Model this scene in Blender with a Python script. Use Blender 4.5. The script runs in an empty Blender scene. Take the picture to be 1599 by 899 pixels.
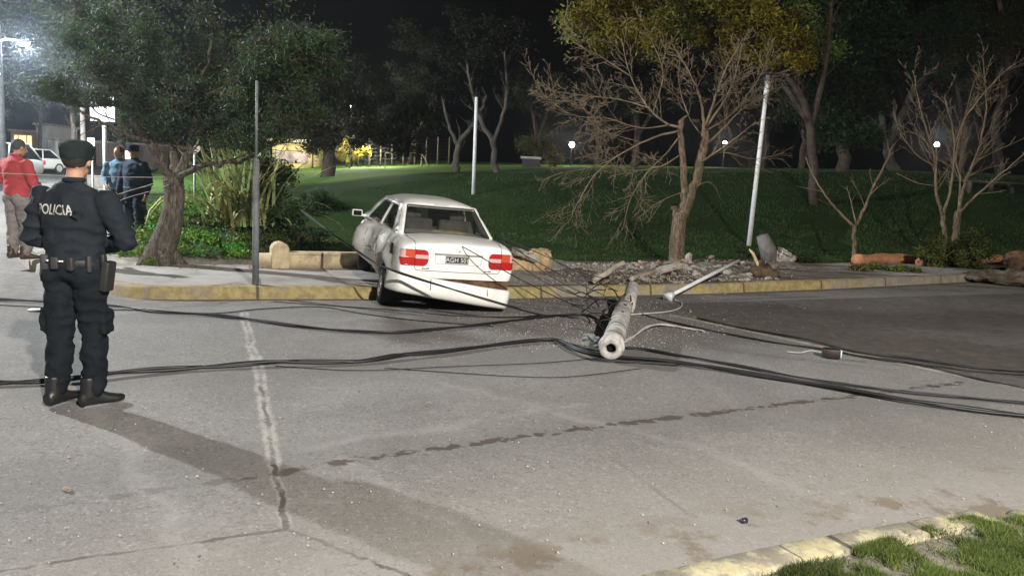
import bpy, bmesh, math, random
import numpy as np
from mathutils import Vector, Matrix, Euler, noise
from mathutils.bvhtree import BVHTree
S = bpy.context.scene
COL = S.collection
R = math.radians
# ------------------------------------------------------------------ camera
CAMZ = 1.65; FPX = 1200.0; PITCH = R(8.0); ROLL = R(3.0)
FW = Vector((0, math.cos(PITCH), -math.sin(PITCH)))
R0 = Vector((1, 0, 0)); U0 = Vector((0, math.sin(PITCH), math.cos(PITCH)))
RT = R0*math.cos(ROLL) + U0*math.sin(ROLL)
UP = U0*math.cos(ROLL) - R0*math.sin(ROLL)
cd = bpy.data.cameras.new('camera'); cam = bpy.data.objects.new('camera', cd); COL.objects.link(cam)
cam.matrix_world = Matrix(((RT.x, UP.x, -FW.x, 0), (RT.y, UP.y, -FW.y, 0), (RT.z, UP.z, -FW.z, CAMZ), (0, 0, 0, 1)))
cd.sensor_width = 36; cd.lens = 36*FPX/1599; cd.clip_end = 1500; cd.clip_start = 0.05
S.camera = cam
# ------------------------------------------------------------------ world and exposure (night)
wd = bpy.data.worlds.new('World'); S.world = wd; wd.use_nodes = True
nt = wd.node_tree; bg = nt.nodes['Background']
sky = nt.nodes.new('ShaderNodeTexSky'); sky.sky_type = 'NISHITA'; sky.sun_disc = False
sky.sun_elevation = R(-4); sky.sun_rotation = R(200); sky.air_density = 1.0
nt.links.new(sky.outputs[0], bg.inputs[0]); bg.inputs[1].default_value = 0.10
S.view_settings.view_transform = 'Standard'; S.view_settings.look = 'None'
S.view_settings.exposure = 0.0; S.view_settings.gamma = 1.0
S.cycles.max_bounces = 5; S.cycles.diffuse_bounces = 2; S.cycles.glossy_bounces = 3; S.cycles.transparent_max_bounces = 8
S.cycles.sample_clamp_indirect = 4.0
S.cycles.volume_bounces = 0; VEIL_HAZE = 0.0009

def lamp(name, loc, power, color, size=0.15):
    l = bpy.data.lights.new(name, 'POINT'); l.energy = power; l.color = color; l.shadow_soft_size = size
    o = bpy.data.objects.new(name, l); COL.objects.link(o); o.location = loc; return o
# street lamps standing outside the frame: one down the cross street, one behind the camera's right shoulder
LA = Vector((-17.5, 14.5, 8.3)); LB = Vector((5.3, -6.8, 8.2))
lamp('street_light_left', LA, 24000, (0.93, 0.97, 1.0), 0.16)
lamp('street_light_behind', LB, 20500, (1.0, 0.95, 0.87), 0.20)

# ------------------------------------------------------------------ pixel helpers (photo pixel -> place)
def ray(px, py):
    return (FW*FPX + RT*(px-799.5) + UP*(449.5-py))
def G(px, py, z=0.0):
    d = ray(px, py); t = (z-CAMZ)/d.z
    return Vector((d.x*t, d.y*t, z))
def D(px, py, Y):
    d = ray(px, py); t = Y/d.y
    return Vector((d.x*t, Y, CAMZ+d.z*t))
TH = R(24); CU = Vector((math.cos(TH), math.sin(TH))); CV = Vector((-math.sin(TH), math.cos(TH)))
def W(u, v, z=0.0):
    return Vector((CU.x*u+CV.x*v, CU.y*u+CV.y*v, z))
def UV(p): return (p[0]*CU.x+p[1]*CU.y, p[0]*CV.x+p[1]*CV.y)
def ss(a, b, x):
    t = min(1, max(0, (x-a)/(b-a))); return t*t*(3-2*t)
def lerp(a, b, t): return a+(b-a)*t
def interp(x, xs, ys):
    if x <= xs[0]: return ys[0]
    for i in range(len(xs)-1):
        if x <= xs[i+1]:
            return lerp(ys[i], ys[i+1], (x-xs[i])/(xs[i+1]-xs[i]))
    return ys[-1]
def rz(x, y):
    t = max(0.0, y-16.0); return 0.024*t*t/(t+5.0)
def T(u, v):
    p = W(u, v); x, y = p.x, p.y
    hc = interp(u, (-2, 2, 6, 10, 15, 26, 40), (0.0, 0.25, 0.75, 1.45, 1.9, 2.5, 2.9))
    vc = interp(u, (0, 5, 10, 15, 26), (36, 34, 28, 26, 21))
    z = 0.135
    z += rz(x, y)*(1-ss(4, 12, u)*0.6)
    z += hc*ss(12.6, vc, v)
    z += 0.5*ss(-1.0, 0.6, u)*(1-ss(1.4, 2.9, u))*ss(13.2, 15.5, v)*(1-ss(22, 30, v))   # planted bank
    dit = ss(1.7, 2.7, u)*(1-ss(5.0, 7.0, u))*ss(12.2, 12.6, v)*(1-ss(19, 27, v))
    z -= 1.15*dit
    if v > 12.6: z += 0.05*noise.noise(Vector((x*0.5, y*0.5, 0)))*min(1, (v-12.6)/3)
    return z
def TW(x, y):
    u, v = UV((x, y)); return T(u, v)
def GT(px, py):
    """point where the pixel's ray meets the park terrain"""
    d = ray(px, py).normalized(); o = Vector((0, 0, CAMZ)); t = 8.0
    while t < 90:
        p = o+d*t
        if p.z <= TW(p.x, p.y): return Vector((p.x, p.y, TW(p.x, p.y)))
        t += 0.05
    return o+d*60
# ------------------------------------------------------------------ objects and tags
def tag(o, label=None, cat=None, group=None, kind=None):
    if label: o['label'] = label
    if cat: o['category'] = cat
    if group: o['group'] = group
    if kind: o['kind'] = kind
    return o
def empty(name, loc=(0, 0, 0), rot=(0, 0, 0)):
    o = bpy.data.objects.new(name, None); COL.objects.link(o); o.location = loc; o.rotation_euler = rot
    o.empty_display_size = 0.1; return o
def link(name, me, mat=None, parent=None, smooth=True):
    if mat is not None:
        if isinstance(mat, (list, tuple)):
            for m in mat: me.materials.append(m)
        elif not me.materials: me.materials.append(mat)
    if smooth and len(me.polygons): me.polygons.foreach_set('use_smooth', [True]*len(me.polygons))
    o = bpy.data.objects.new(name, me); COL.objects.link(o)
    if parent is not None: o.parent = parent
    return o
class MB:
    def __init__(s): s.v = []; s.f = []; s.mi = []; s.m = 0
    def add(s, vs, fs):
        n = len(s.v); s.v += [tuple(v) for v in vs]
        for f in fs: s.f.append(tuple(i+n for i in f)); s.mi.append(s.m)
    def box(s, c, h, rot=None):
        c = Vector(c); vs = []
        for x in (-1, 1):
            for y in (-1, 1):
                for z in (-1, 1):
                    p = Vector((x*h[0], y*h[1], z*h[2]))
                    if rot is not None: p = rot @ p
                    vs.append(c+p)
        s.add(vs, [(0, 1, 3, 2), (4, 6, 7, 5), (0, 4, 5, 1), (2, 3, 7, 6), (0, 2, 6, 4), (1, 5, 7, 3)])
    def tube(s, pts, rad, n=8, cap=True, sx=1.0):
        pts = [Vector(p) for p in pts]; m = len(pts)
        if not isinstance(rad, (list, tuple)): rad = [rad]*m
        t0 = (pts[1]-pts[0]).normalized()
        a = Vector((0, 0, 1)) if abs(t0.z) < 0.9 else Vector((1, 0, 0))
        nx = t0.cross(a).normalized(); vs = []
        for i, p in enumerate(pts):
            t = (pts[min(i+1, m-1)]-pts[max(i-1, 0)])
            t = t.normalized() if t.length > 1e-9 else t0
            nx = (nx-t*nx.dot(t)); nx = nx.normalized() if nx.length > 1e-6 else t.orthogonal().normalized()
            ny = t.cross(nx)
            for k in range(n):
                an = 2*math.pi*k/n; vs.append(p+nx*(math.cos(an)*rad[i]*sx)+ny*(math.sin(an)*rad[i]))
        fs = [(i*n+k, i*n+(k+1) % n, (i+1)*n+(k+1) % n, (i+1)*n+k) for i in range(m-1) for k in range(n)]
        if cap: fs += [tuple(range(n-1, -1, -1)), tuple((m-1)*n+k for k in range(n))]
        s.add(vs, fs)
    def loft(s, rings, cap=True):
        n = len(rings[0]); vs = [p for r in rings for p in r]; m = len(rings)
        fs = [(i*n+k, i*n+(k+1) % n, (i+1)*n+(k+1) % n, (i+1)*n+k) for i in range(m-1) for k in range(n)]
        if cap: fs += [tuple(range(n-1, -1, -1)), tuple((m-1)*n+k for k in range(n))]
        s.add(vs, fs)
    def ell(s, cs, n=16, cap=True):
        """stack of ellipses (cx,cy,cz,rx,ry)"""
        s.loft([[(c[0]+c[3]*math.cos(2*math.pi*k/n), c[1]+c[4]*math.sin(2*math.pi*k/n), c[2]) for k in range(n)] for c in cs], cap)
    def sphere(s, c, r, n=12, m=8):
        if not isinstance(r, (tuple, list)): r = (r, r, r)
        rings = []
        for i in range(1, m):
            a = -math.pi/2+math.pi*i/m
            rings.append((c[0], c[1], c[2]+r[2]*math.sin(a), r[0]*math.cos(a), r[1]*math.cos(a)))
        s.ell(rings, n)
    def mesh(s, name='mesh'):
        me = bpy.data.meshes.new(name); me.from_pydata(s.v, [], s.f)
        if any(s.mi): me.polygons.foreach_set('material_index', s.mi)
        me.update(); return me
    def build(s, name, mat=None, parent=None, smooth=True):
        return link(name, s.mesh(name), mat, parent, smooth)
def quads(name, V, mat, parent=None, col=None, tris=False):
    """V: (N,4,3) or (N,3,3) numpy"""
    k = V.shape[1]; N = V.shape[0]; me = bpy.data.meshes.new(name)
    me.vertices.add(N*k); me.vertices.foreach_set('co', V.reshape(-1).astype(np.float32))
    me.loops.add(N*k); me.loops.foreach_set('vertex_index', np.arange(N*k, dtype=np.int32))
    me.polygons.add(N); me.polygons.foreach_set('loop_start', np.arange(0, N*k, k, dtype=np.int32))
    me.update(calc_edges=True)
    if col is not None:
        a = me.color_attributes.new('tint', 'FLOAT_COLOR', 'POINT')
        c = np.ones((N, k, 4), np.float32); c[:, :, :3] = col[:, None, :]
        a.data.foreach_set('color', c.reshape(-1))
    me.validate()
    return link(name, me, mat, parent, smooth=False)
def curve(pts, n=8):
    """Catmull-Rom through the points"""
    P = [Vector(p) for p in pts]; P = [P[0]*2-P[1]]+P+[P[-1]*2-P[-2]]; out = []
    for i in range(1, len(P)-2):
        for k in range(n):
            t = k/n; a, b, c, d = P[i-1], P[i], P[i+1], P[i+2]
            out.append(0.5*((2*b)+(c-a)*t+(2*a-5*b+4*c-d)*t*t+(3*b-a-3*c+d)*t**3))
    out.append(P[-2]); return out
def baked(me, mods, name='mesh'):
    """evaluate modifiers on a mesh and return the resulting mesh"""
    o = bpy.data.objects.new('bake', me); COL.objects.link(o)
    for typ, kw in mods:
        m = o.modifiers.new(typ, typ)
        for k, v in kw.items(): setattr(m, k, v)
    dg = bpy.context.evaluated_depsgraph_get(); dg.update()
    r = bpy.data.meshes.new_from_object(o.evaluated_get(dg)); r.name = name
    bpy.data.objects.remove(o); return r
def join(me_list):
    bm = bmesh.new()
    for m in me_list: bm.from_mesh(m)
    r = bpy.data.meshes.new('j'); bm.to_mesh(r); bm.free(); return r
def copy_tree(o, parent=None, kids=None):
    c = o.copy(); COL.objects.link(c)
    if parent is not None: c.parent = parent
    for ch in [x for x in S.objects if x.parent == o]: copy_tree(ch, c)
    return c
# ------------------------------------------------------------------ node helper
class NT:
    def __init__(s, name):
        s.m = bpy.data.materials.new(name); s.m.use_nodes = True; s.t = s.m.node_tree
        s.b = s.t.nodes['Principled BSDF']; s.geo = None
    def n(s, typ): return s.t.nodes.new(typ)
    def set(s, sock, v):
        if isinstance(v, bpy.types.NodeSocket): s.t.links.new(v, sock)
        elif v is not None: sock.default_value = v
    def pos(s):
        if s.geo is None: s.geo = s.n('ShaderNodeNewGeometry')
        return s.geo.outputs['Position']
    def obj(s):
        return s.n('ShaderNodeTexCoord').outputs['Object']
    def math(s, op, a, b=None, c=None, clamp=False):
        x = s.n('ShaderNodeMath'); x.operation = op; x.use_clamp = clamp
        s.set(x.inputs[0], a); s.set(x.inputs[1], b); s.set(x.inputs[2], c); return x.outputs[0]
    def vec(s, op, a, b=None):
        x = s.n('ShaderNodeVectorMath'); x.operation = op; s.set(x.inputs[0], a); s.set(x.inputs[1], b)
        return x.outputs['Value'] if op in ('DOT_PRODUCT', 'LENGTH', 'DISTANCE') else x.outputs[0]
    def scale(s, a, f):
        x = s.n('ShaderNodeVectorMath'); x.operation = 'SCALE'; s.set(x.inputs[0], a); s.set(x.inputs['Scale'], f); return x.outputs[0]
    def noise(s, v, scale, detail=4, rough=0.6, dist=0.0, color=False):
        x = s.n('ShaderNodeTexNoise'); s.set(x.inputs['Vector'], v); x.inputs['Scale'].default_value = scale
        x.inputs['Detail'].default_value = detail; x.inputs['Roughness'].default_value = rough; x.inputs['Distortion'].default_value = dist
        return x.outputs[1] if color else x.outputs[0]
    def voro(s, v, scale, feat='F1', out='Distance'):
        x = s.n('ShaderNodeTexVoronoi'); x.feature = feat; s.set(x.inputs['Vector'], v); x.inputs['Scale'].default_value = scale
        return x.outputs[out]
    def ramp(s, f, lo, hi, a=0.0, b=1.0):
        x = s.n('ShaderNodeMapRange'); x.interpolation_type = 'SMOOTHSTEP'; s.set(x.inputs[0], f)
        x.inputs[1].default_value = lo; x.inputs[2].default_value = hi; x.inputs[3].default_value = a; x.inputs[4].default_value = b
        return x.outputs[0]
    def mix(s, f, a, b, op='MIX'):
        x = s.n('ShaderNodeMix'); x.data_type = 'RGBA'; x.blend_type = op; s.set(x.inputs[0], f)
        for i, v in ((6, a), (7, b)):
            if isinstance(v, (tuple, list)) and len(v) == 3: v = (*v, 1)
            s.set(x.inputs[i], v)
        return x.outputs[2]
    def seg(s, P, A, B, width, soft):
        """1 near the ground segment A-B"""
        A = Vector((A[0], A[1], 0)); B = Vector((B[0], B[1], 0)); d = B-A; L = d.length; d /= L
        q = s.vec('SUBTRACT', P, A); t = s.vec('DOT_PRODUCT', q, d)
        t = s.math('MINIMUM', s.math('MAXIMUM', t, 0.0), L)
        pr = s.scale(d, t); dist = s.vec('LENGTH', s.vec('SUBTRACT', q, pr))
        return s.ramp(dist, width, width+soft, 1.0, 0.0)
    def half(s, P, A, B, soft=0.02):
        """1 on the left of A->B"""
        A = Vector((A[0], A[1], 0)); B = Vector((B[0], B[1], 0)); d = (B-A).normalized(); nn = Vector((-d.y, d.x, 0))
        return s.ramp(s.vec('DOT_PRODUCT', s.vec('SUBTRACT', P, A), nn), -soft, soft)
    def bump(s, h, strength=0.4, dist=0.01):
        x = s.n('ShaderNodeBump'); x.inputs['Strength'].default_value = strength; x.inputs['Distance'].default_value = dist
        s.set(x.inputs['Height'], h); s.t.links.new(x.outputs[0], s.b.inputs['Normal'])
    def done(s, color=None, rough=0.8, spec=0.3, metal=0.0):
        if color is not None: s.set(s.b.inputs['Base Color'], (*color, 1) if isinstance(color, (tuple, list)) else color)
        s.set(s.b.inputs['Roughness'], rough); s.b.inputs['Specular IOR Level'].default_value = spec
        s.b.inputs['Metallic'].default_value = metal; return s.m
def simple(name, c, rough=0.7, spec=0.3, metal=0.0, var=0.25, scale=6.0, bump=0.0, bscale=30.0, bd=0.01, dirt=None):
    k = NT(name); P = k.obj()
    f = k.noise(P, scale, 5, 0.65)
    col = k.mix(k.ramp(f, 0.3, 0.7), tuple(x*(1-var) for x in c), tuple(min(1, x*(1+var)) for x in c))
    if dirt: col = k.mix(k.ramp(k.noise(P, scale*0.4, 6, 0.7), 0.52, 0.66, 0, 0.8), col, dirt)
    if bump: k.bump(k.noise(P, bscale, 4, 0.6), bump, bd)
    return k.done(col, rough, spec, metal)
def emit(name, c, strength):
    k = NT(name); k.b.inputs['Emission Color'].default_value = (*c, 1); k.b.inputs['Emission Strength'].default_value = strength
    return k.done((0.8, 0.8, 0.8), 0.5)
def foliage(name, c, trans=0.35):
    k = NT(name); a = k.n('ShaderNodeAttribute'); a.attribute_name = 'tint'
    col = k.mix(1.0, (*c, 1), a.outputs['Color'], 'MULTIPLY')
    k.done(col, 0.6, 0.25)
    tr = k.n('ShaderNodeBsdfTranslucent'); k.t.links.new(col, tr.inputs[0]); mx = k.n('ShaderNodeMixShader'); mx.inputs[0].default_value = trans
    out = k.t.nodes['Material Output']; k.t.links.new(k.b.outputs[0], mx.inputs[1]); k.t.links.new(tr.outputs[0], mx.inputs[2]); k.t.links.new(mx.outputs[0], out.inputs[0])
    return k.m
M = {}
def bark_mat(name, c, pale=1.6):
    k = NT(name); P = k.obj(); q = k.vec('MULTIPLY', P, (1, 1, 0.22)); f = k.noise(q, 28, 5, 0.7, 0.8); b = k.noise(P, 2.5, 4, 0.6)
    col = k.mix(k.ramp(f, 0.35, 0.65), tuple(x*0.45 for x in c), tuple(x*pale for x in c)); col = k.mix(k.ramp(b, 0.45, 0.7, 0, 0.45), col, (c[0]*0.5, c[1]*0.7, c[2]*0.4))
    k.bump(f, 1.0, 0.03); return k.done(col, 0.92, 0.1)
M['bark'] = bark_mat('bark', (0.135, 0.10, 0.07)); M['bark_x'] = simple('bark', (0.135, 0.10, 0.07), 0.9, 0.1, var=0.45, scale=5, bump=0.8, bscale=18, bd=0.02)
M['bark_grey'] = bark_mat('bark_grey', (0.105, 0.088, 0.072)); M['bark_y'] = simple('bark_grey', (0.115, 0.095, 0.078), 0.9, 0.1, var=0.4, scale=4, bump=0.7, bscale=14, bd=0.02)
M['bark_pale'] = simple('bark_pale', (0.075, 0.066, 0.058), 0.85, 0.1, var=0.4, scale=2, bump=0.4, bscale=10, bd=0.02)
M['log_pale'] = simple('log_pale', (0.34, 0.30, 0.25), 0.9, 0.15, var=0.35, scale=6, bump=0.6)
M['bark_far'] = simple('bark_far', (0.055, 0.042, 0.034), 0.9, 0.1, var=0.4)
M['twig'] = simple('twig', (0.155, 0.118, 0.078), 0.85, 0.1, var=0.35, scale=3)
M['steel_white'] = simple('steel_white', (0.62, 0.63, 0.64), 0.45, 0.5, var=0.1, dirt=(0.35, 0.33, 0.3))
M['steel_dark'] = simple('steel_dark', (0.13, 0.14, 0.145), 0.6, 0.4, var=0.3, bump=0.2)
M['rust'] = simple('rust', (0.11, 0.062, 0.04), 0.9, 0.2, var=0.5, scale=9, bump=0.5)
M['rubber'] = simple('rubber', (0.018, 0.018, 0.02), 0.75, 0.3, var=0.2)
M['cable'] = simple('cable', (0.012, 0.012, 0.013), 0.5, 0.45, var=0.2)
M['cable_grey'] = simple('cable_grey', (0.42, 0.41, 0.39), 0.5, 0.45, var=0.2)
M['concrete'] = simple('concrete', (0.40, 0.37, 0.33), 0.9, 0.2, var=0.18, scale=5, bump=0.5, bscale=40, bd=0.006, dirt=(0.22, 0.19, 0.16))
M['concrete_cream'] = simple('concrete_cream', (0.46, 0.37, 0.24), 0.9, 0.2, var=0.2, scale=5, bump=0.5, bscale=30, bd=0.008, dirt=(0.2, 0.16, 0.11))
M['stone_rough'] = simple('stone_rough', (0.42, 0.31, 0.18), 0.95, 0.15, var=0.35, scale=6, bump=1.0, bscale=12, bd=0.03)
M['pole_concrete'] = simple('pole_concrete', (0.38, 0.36, 0.34), 0.9, 0.2, var=0.4, scale=9, bump=0.3, bscale=60, bd=0.004, dirt=(0.33, 0.28, 0.25))
M['black'] = simple('black', (0.01, 0.01, 0.01), 0.8, 0.2)
M['terracotta'] = simple('terracotta', (0.42, 0.19, 0.10), 0.8, 0.25, var=0.25, scale=4, bump=0.3, bscale=10, bd=0.02, dirt=(0.2, 0.12, 0.08))
M['wood'] = simple('wood', (0.45, 0.33, 0.2), 0.85, 0.2, var=0.4, scale=8, bump=0.8, bscale=25)
# =================================================================== GROUND
def road_material():
    k = NT('road_surface'); P = k.pos()
    wob = k.vec('SUBTRACT', k.noise(P, 2.2, 5, 0.65, color=True), (0.5, 0.5, 0.5))
    Pw = k.vec('ADD', P, k.scale(wob, 0.10)); Pw2 = k.vec('ADD', P, k.scale(wob, 0.5))
    fine = k.noise(P, 90, 3, 0.7); med = k.noise(P, 7, 6, 0.7); big = k.noise(P, 0.7, 7, 0.68, 0.8)
    c = k.mix(k.ramp(big, 0.3, 0.7), (0.108, 0.103, 0.097), (0.215, 0.208, 0.198))
    c = k.mix(k.ramp(k.noise(P, 0.22, 3, 0.6), 0.42, 0.62, 0, 0.35), c, (0.12, 0.112, 0.10))
    c = k.mix(k.ramp(med, 0.25, 0.75, 0.0, 0.45), c, (0.105, 0.097, 0.088))
    c = k.mix(k.ramp(k.noise(P, 30, 4, 0.7), 0.4, 0.72, 0, 0.5), c, (0.10, 0.095, 0.09))
    c = k.mix(k.ramp(fine, 0.35, 0.7, 0.0, 0.55), c, (0.30, 0.287, 0.27))
    agg = k.voro(P, 55, 'F1', 'Color'); ag = k.n('ShaderNodeSeparateColor'); k.t.links.new(agg, ag.inputs[0])
    c = k.mix(k.math('MULTIPLY', k.ramp(ag.outputs[0], 0.82, 0.9), 0.36), c, (0.07, 0.066, 0.06)); c = k.mix(k.math('MULTIPLY', k.ramp(ag.outputs[1], 0.88, 0.94), 0.28), c, (0.36, 0.34, 0.32))
    spk = k.voro(P, 26); sel = k.noise(P, 1.3, 3, 0.6)
    c = k.mix(k.math('MULTIPLY', k.ramp(spk, 0.08, 0.16, 1, 0), k.ramp(sel, 0.44, 0.6, 0, 0.85)), c, (0.05, 0.045, 0.045))
    spk2 = k.voro(k.vec('ADD', P, (7.3, 2.1, 0)), 12)
    c = k.mix(k.ramp(spk2, 0.03, 0.06, 0.6, 0), c, (0.62, 0.60, 0.56))
    # worn darker traffic lanes running along the street
    vv = k.vec('DOT_PRODUCT', Pw2, (CV.x, CV.y, 0))
    for v0, w0, s0 in ((4.35, 0.5, 0.35), (6.3, 0.55, 0.3), (8.9, 0.4, 0.25)):
        d = k.math('ABSOLUTE', k.math('SUBTRACT', vv, v0))
        c = k.mix(k.ramp(d, 0.05, w0, s0, 0.0), c, (0.11, 0.106, 0.10))
    # paler towards the near kerb
    d = k.ramp(vv, 2.3, 4.2, 0.55, 0)
    c = k.mix(d, c, (0.30, 0.275, 0.245))
    # faint tyre arcs and scrapes
    ta = None
    for L_ in (((150, 640), (250, 760)), ((250, 760), (300, 900)), ((120, 560), (150, 640)), ((480, 700), (900, 630)), ((520, 720), (800, 880)), ((700, 600), (1100, 700)), ((1100, 700), (1300, 790))):
        m_ = k.seg(Pw2, G(*L_[0]), G(*L_[1]), 0.01, 0.09); ta = m_ if ta is None else k.math('MAXIMUM', ta, m_)
    c = k.mix(k.math('MULTIPLY', ta, k.ramp(med, 0.3, 0.6, 0.05, 0.28)), c, (0.33, 0.315, 0.30))
    # asphalt lane on the right
    a0 = G(1012, 478); a1 = G(1050, 492); a2 = G(1700, 628); a3 = G(1005, 466); 
    h1 = k.half(k.vec('ADD', P, k.scale(wob, 0.22)), a1, a2, 0.07); h2 = k.half(k.vec('ADD', P, k.scale(wob, 0.8)), a3, G(1075, 505), 0.5)
    asp = k.math('MULTIPLY', h1, h2)
    e1, e2 = UV(G(1040, 478)), UV(G(1599, 456))
    asp = k.math('MULTIPLY', asp, k.half(Pw, G(1590, 458), G(1020, 474), 0.05))
    ca = k.mix(k.ramp(med, 0.3, 0.7), (0.062, 0.057, 0.052), (0.12, 0.108, 0.098))
    ca = k.mix(k.ramp(fine, 0.4, 0.75, 0, 0.5), ca, (0.17, 0.16, 0.15))
    pt = k.noise(k.vec('MULTIPLY', P, (1, 1, 1)), 1.5, 6, 0.75)
    ca = k.mix(k.ramp(pt, 0.58, 0.70, 0, 0.6), ca, (0.22, 0.17, 0.12))
    c = k.mix(asp, c, ca)
    # light cement edge along the asphalt
    eb = k.seg(Pw, a1, a2, 0.035, 0.05)
    c = k.mix(k.math('MULTIPLY', eb, k.ramp(med, 0.3, 0.6, 0.1, 0.6)), c, (0.45, 0.41, 0.35))
    # slab joints: pale mortar band with a dark crack in it
    Pf = k.vec('ADD', Pw, k.scale(k.vec('SUBTRACT', k.noise(P, 14, 4, 0.7, color=True), (0.5, 0.5, 0.5)), 0.05))
    def joint(A, B, w, s, dark, light):
        nonlocal c
        wide = k.seg(Pf, A, B, w*0.6, w*0.6); c2 = k.mix(k.math('MULTIPLY', wide, k.ramp(k.noise(P, 5, 4), 0.35, 0.6, light*0.3, light)), c, (0.38, 0.36, 0.33))
        thin = k.seg(Pf, A, B, 0.008, 0.014)
        c = k.mix(k.math('MULTIPLY', thin, k.ramp(k.noise(P, 3.1, 4), 0.35, 0.55, dark*0.3, dark)), c2, (0.07, 0.066, 0.06))
    joint(G(380, 488), G(408, 600), 0.05, 1, 0.45, 0.75)
    joint(G(408, 600), G(428, 725), 0.05, 1, 0.8, 0.75)
    joint(G(428, 725), G(446, 826), 0.03, 1, 1.0, 0.5)
    joint(G(446, 826), G(-40, 897), 0.025, 1, 0.85, 0.2)
    joint(G(446, 826), G(560, 872), 0.02, 1, 0.6, 0.6); joint(G(560, 872), G(720, 925), 0.02, 1, 0.9, 0.6)
    joint(G(850, 640), G(1075, 800), 0.02, 1, 0.35, 0.1)
    # wet drip trail
    st = [(-60, 806), (180, 775), (300, 758), (420, 742), (520, 722), (760, 690), (930, 666), (1120, 644), (1300, 622), (1500, 597)]
    tr = None
    for i in range(len(st)-1):
        A, B = G(*st[i]), G(*st[i+1]); m = k.seg(P, A, B, 0.0, 0.12 if i > 2 else 0.10)
        tr = m if tr is None else k.math('MAXIMUM', tr, m)
    brk = k.noise(k.vec('MULTIPLY', P, (1.2, 1.0, 1)), 6.0, 3, 0.55)
    n9 = k.noise(k.vec('MULTIPLY', P, (1.0, 1.6, 1)), 11.0, 3, 0.55, 0.4)
    wet = k.math('ADD', k.math('MULTIPLY', tr, 0.46), k.math('ADD', k.math('MULTIPLY', n9, 1.0), k.math('MULTIPLY', brk, 0.9))); wet = k.ramp(wet, 1.29, 1.40, 0, 0.85)
    leftfade = k.half(P, G(400, 900), G(400, 600), 0.6)
    wet = k.math('MULTIPLY', wet, k.math('SUBTRACT', 1.0, k.math('MULTIPLY', leftfade, 0.55)))
    c = k.mix(wet, c, (0.062, 0.048, 0.042))
    # darker brown gutter band along the far kerb
    gut = k.ramp(vv, 9.2, 10.0, 0, 0.55); c = k.mix(k.math('MULTIPLY', gut, k.ramp(med, 0.35, 0.6)), c, (0.10, 0.085, 0.07))
    # brown dirt on the near edge
    d2 = k.math('MULTIPLY', k.ramp(vv, 2.75, 3.25, 1, 0), k.ramp(k.noise(P, 2.4, 5, 0.7), 0.5, 0.6, 0, 0.8)); c = k.mix(d2, c, (0.15, 0.12, 0.085))
    h = k.math('ADD', k.math('MULTIPLY', fine, 0.5), k.math('MULTIPLY', med, 0.6)); k.bump(h, 0.35, 0.006)
    rr = k.math('SUBTRACT', k.math('SUBTRACT', 0.86, k.math('MULTIPLY', wet, 0.35)), k.math('MULTIPLY', asp, 0.1))
    return k.done(c, rr, 0.28)
M['road'] = road_material()
def grid_sheet(name, us, vs, zf, mat, skip=None, kind='structure'):
    me = bpy.data.meshes.new(name); V = []; F = []
    for v in vs:
        for u in us:
            p = W(u, v); V.append((p.x, p.y, zf(u, v)))
    n = len(us)
    for j in range(len(vs)-1):
        for i in range(n-1):
            if skip and skip((us[i]+us[i+1])/2, (vs[j]+vs[j+1])/2): continue
            F.append((j*n+i, j*n+i+1, (j+1)*n+i+1, (j+1)*n+i))
    me.from_pydata(V, [], F); me.update(); o = link(name, me, mat)
    tag(o, kind=kind); return o
def fr(a, b, st):
    n = max(1, int(round(abs(b-a)/st))); return [a+(b-a)*i/n for i in range(n+1)]
def vk(u): return interp(u, (-1, 0.6, 4, 8, 10.8, 16.3, 25, 60, 90), (10.05, 10.05, 9.75, 9.95, 10.25, 11.1, 12.3, 17, 20))
us = fr(-70, -6, 4)+fr(-5, 20, 1)+fr(24, 90, 6); vs = fr(-30, 2, 4)+fr(3, 20, 1)+fr(23, 95, 3)
road = grid_sheet('road', us, vs, lambda u, v: rz(*W(u, v).xy), M['road'],
                  skip=lambda u, v: (u > 0 and v > 11 and v > vk(u)+0.6))
# far earth so that the ground reaches the horizon
k = NT('earth'); P = k.pos(); M['earth'] = k.done(k.mix(k.ramp(k.noise(P, 0.4, 6, 0.7), 0.35, 0.65), (0.06, 0.05, 0.035), (0.03, 0.045, 0.018)), 0.95, 0.1)
mb = MB(); mb.add([(-600, -300, -2.2), (600, -300, -2.2), (600, 900, -2.2), (-600, 900, -2.2)], [(0, 1, 2, 3)])
tag(mb.build('ground', M['earth']), kind='structure')
# ---- kerb and sidewalk line (street side)
KL = [(u, vk(u)) for u in fr(75, 26, 3)+fr(25, 1, 0.5)]
KC = curve([(0.6, 10.03, 0), (0.1, 10.05, 0), (-0.45, 10.2, 0), (-0.95, 10.75, 0), (-1.4, 11.6, 0), (-1.8, 12.6, 0), (-2.15, 13.8, 0), (-2.5, 15.6, 0), (-2.8, 18.0, 0)], 4)
KL += [(p_.x, p_.y) for p_ in KC]+[(-2.82-0.008*(v-18), v) for v in fr(18.8, 95, 1.2)]
def offs(KL, o):
    out = []
    for i, (u, v) in enumerate(KL):
        a = KL[max(0, i-1)]; b = KL[min(len(KL)-1, i+1)]; d = Vector((b[0]-a[0], b[1]-a[1])).normalized()
        out.append((u+d.y*o, v-d.x*o))
    return out
def strip(name, KL, prof, mat, i0=0, i1=None):
    """sweep profile [(offset inward, z)] along the kerb line; inward = away from the road"""
    L = KL[i0:i1]; mb = MB(); rows = []
    for o, z in prof:
        rows.append([W(u, v, z+rz(*W(u, v).xy)) for u, v in offs(L, o)])
    n = len(L); vs = [p for r in rows for p in r]
    mb.add(vs, [(j*n+i, (j+1)*n+i, (j+1)*n+i+1, j*n+i+1) for j in range(len(rows)-1) for i in range(n-1)])
    o = mb.build(name, mat); tag(o, kind='structure'); return o
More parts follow.
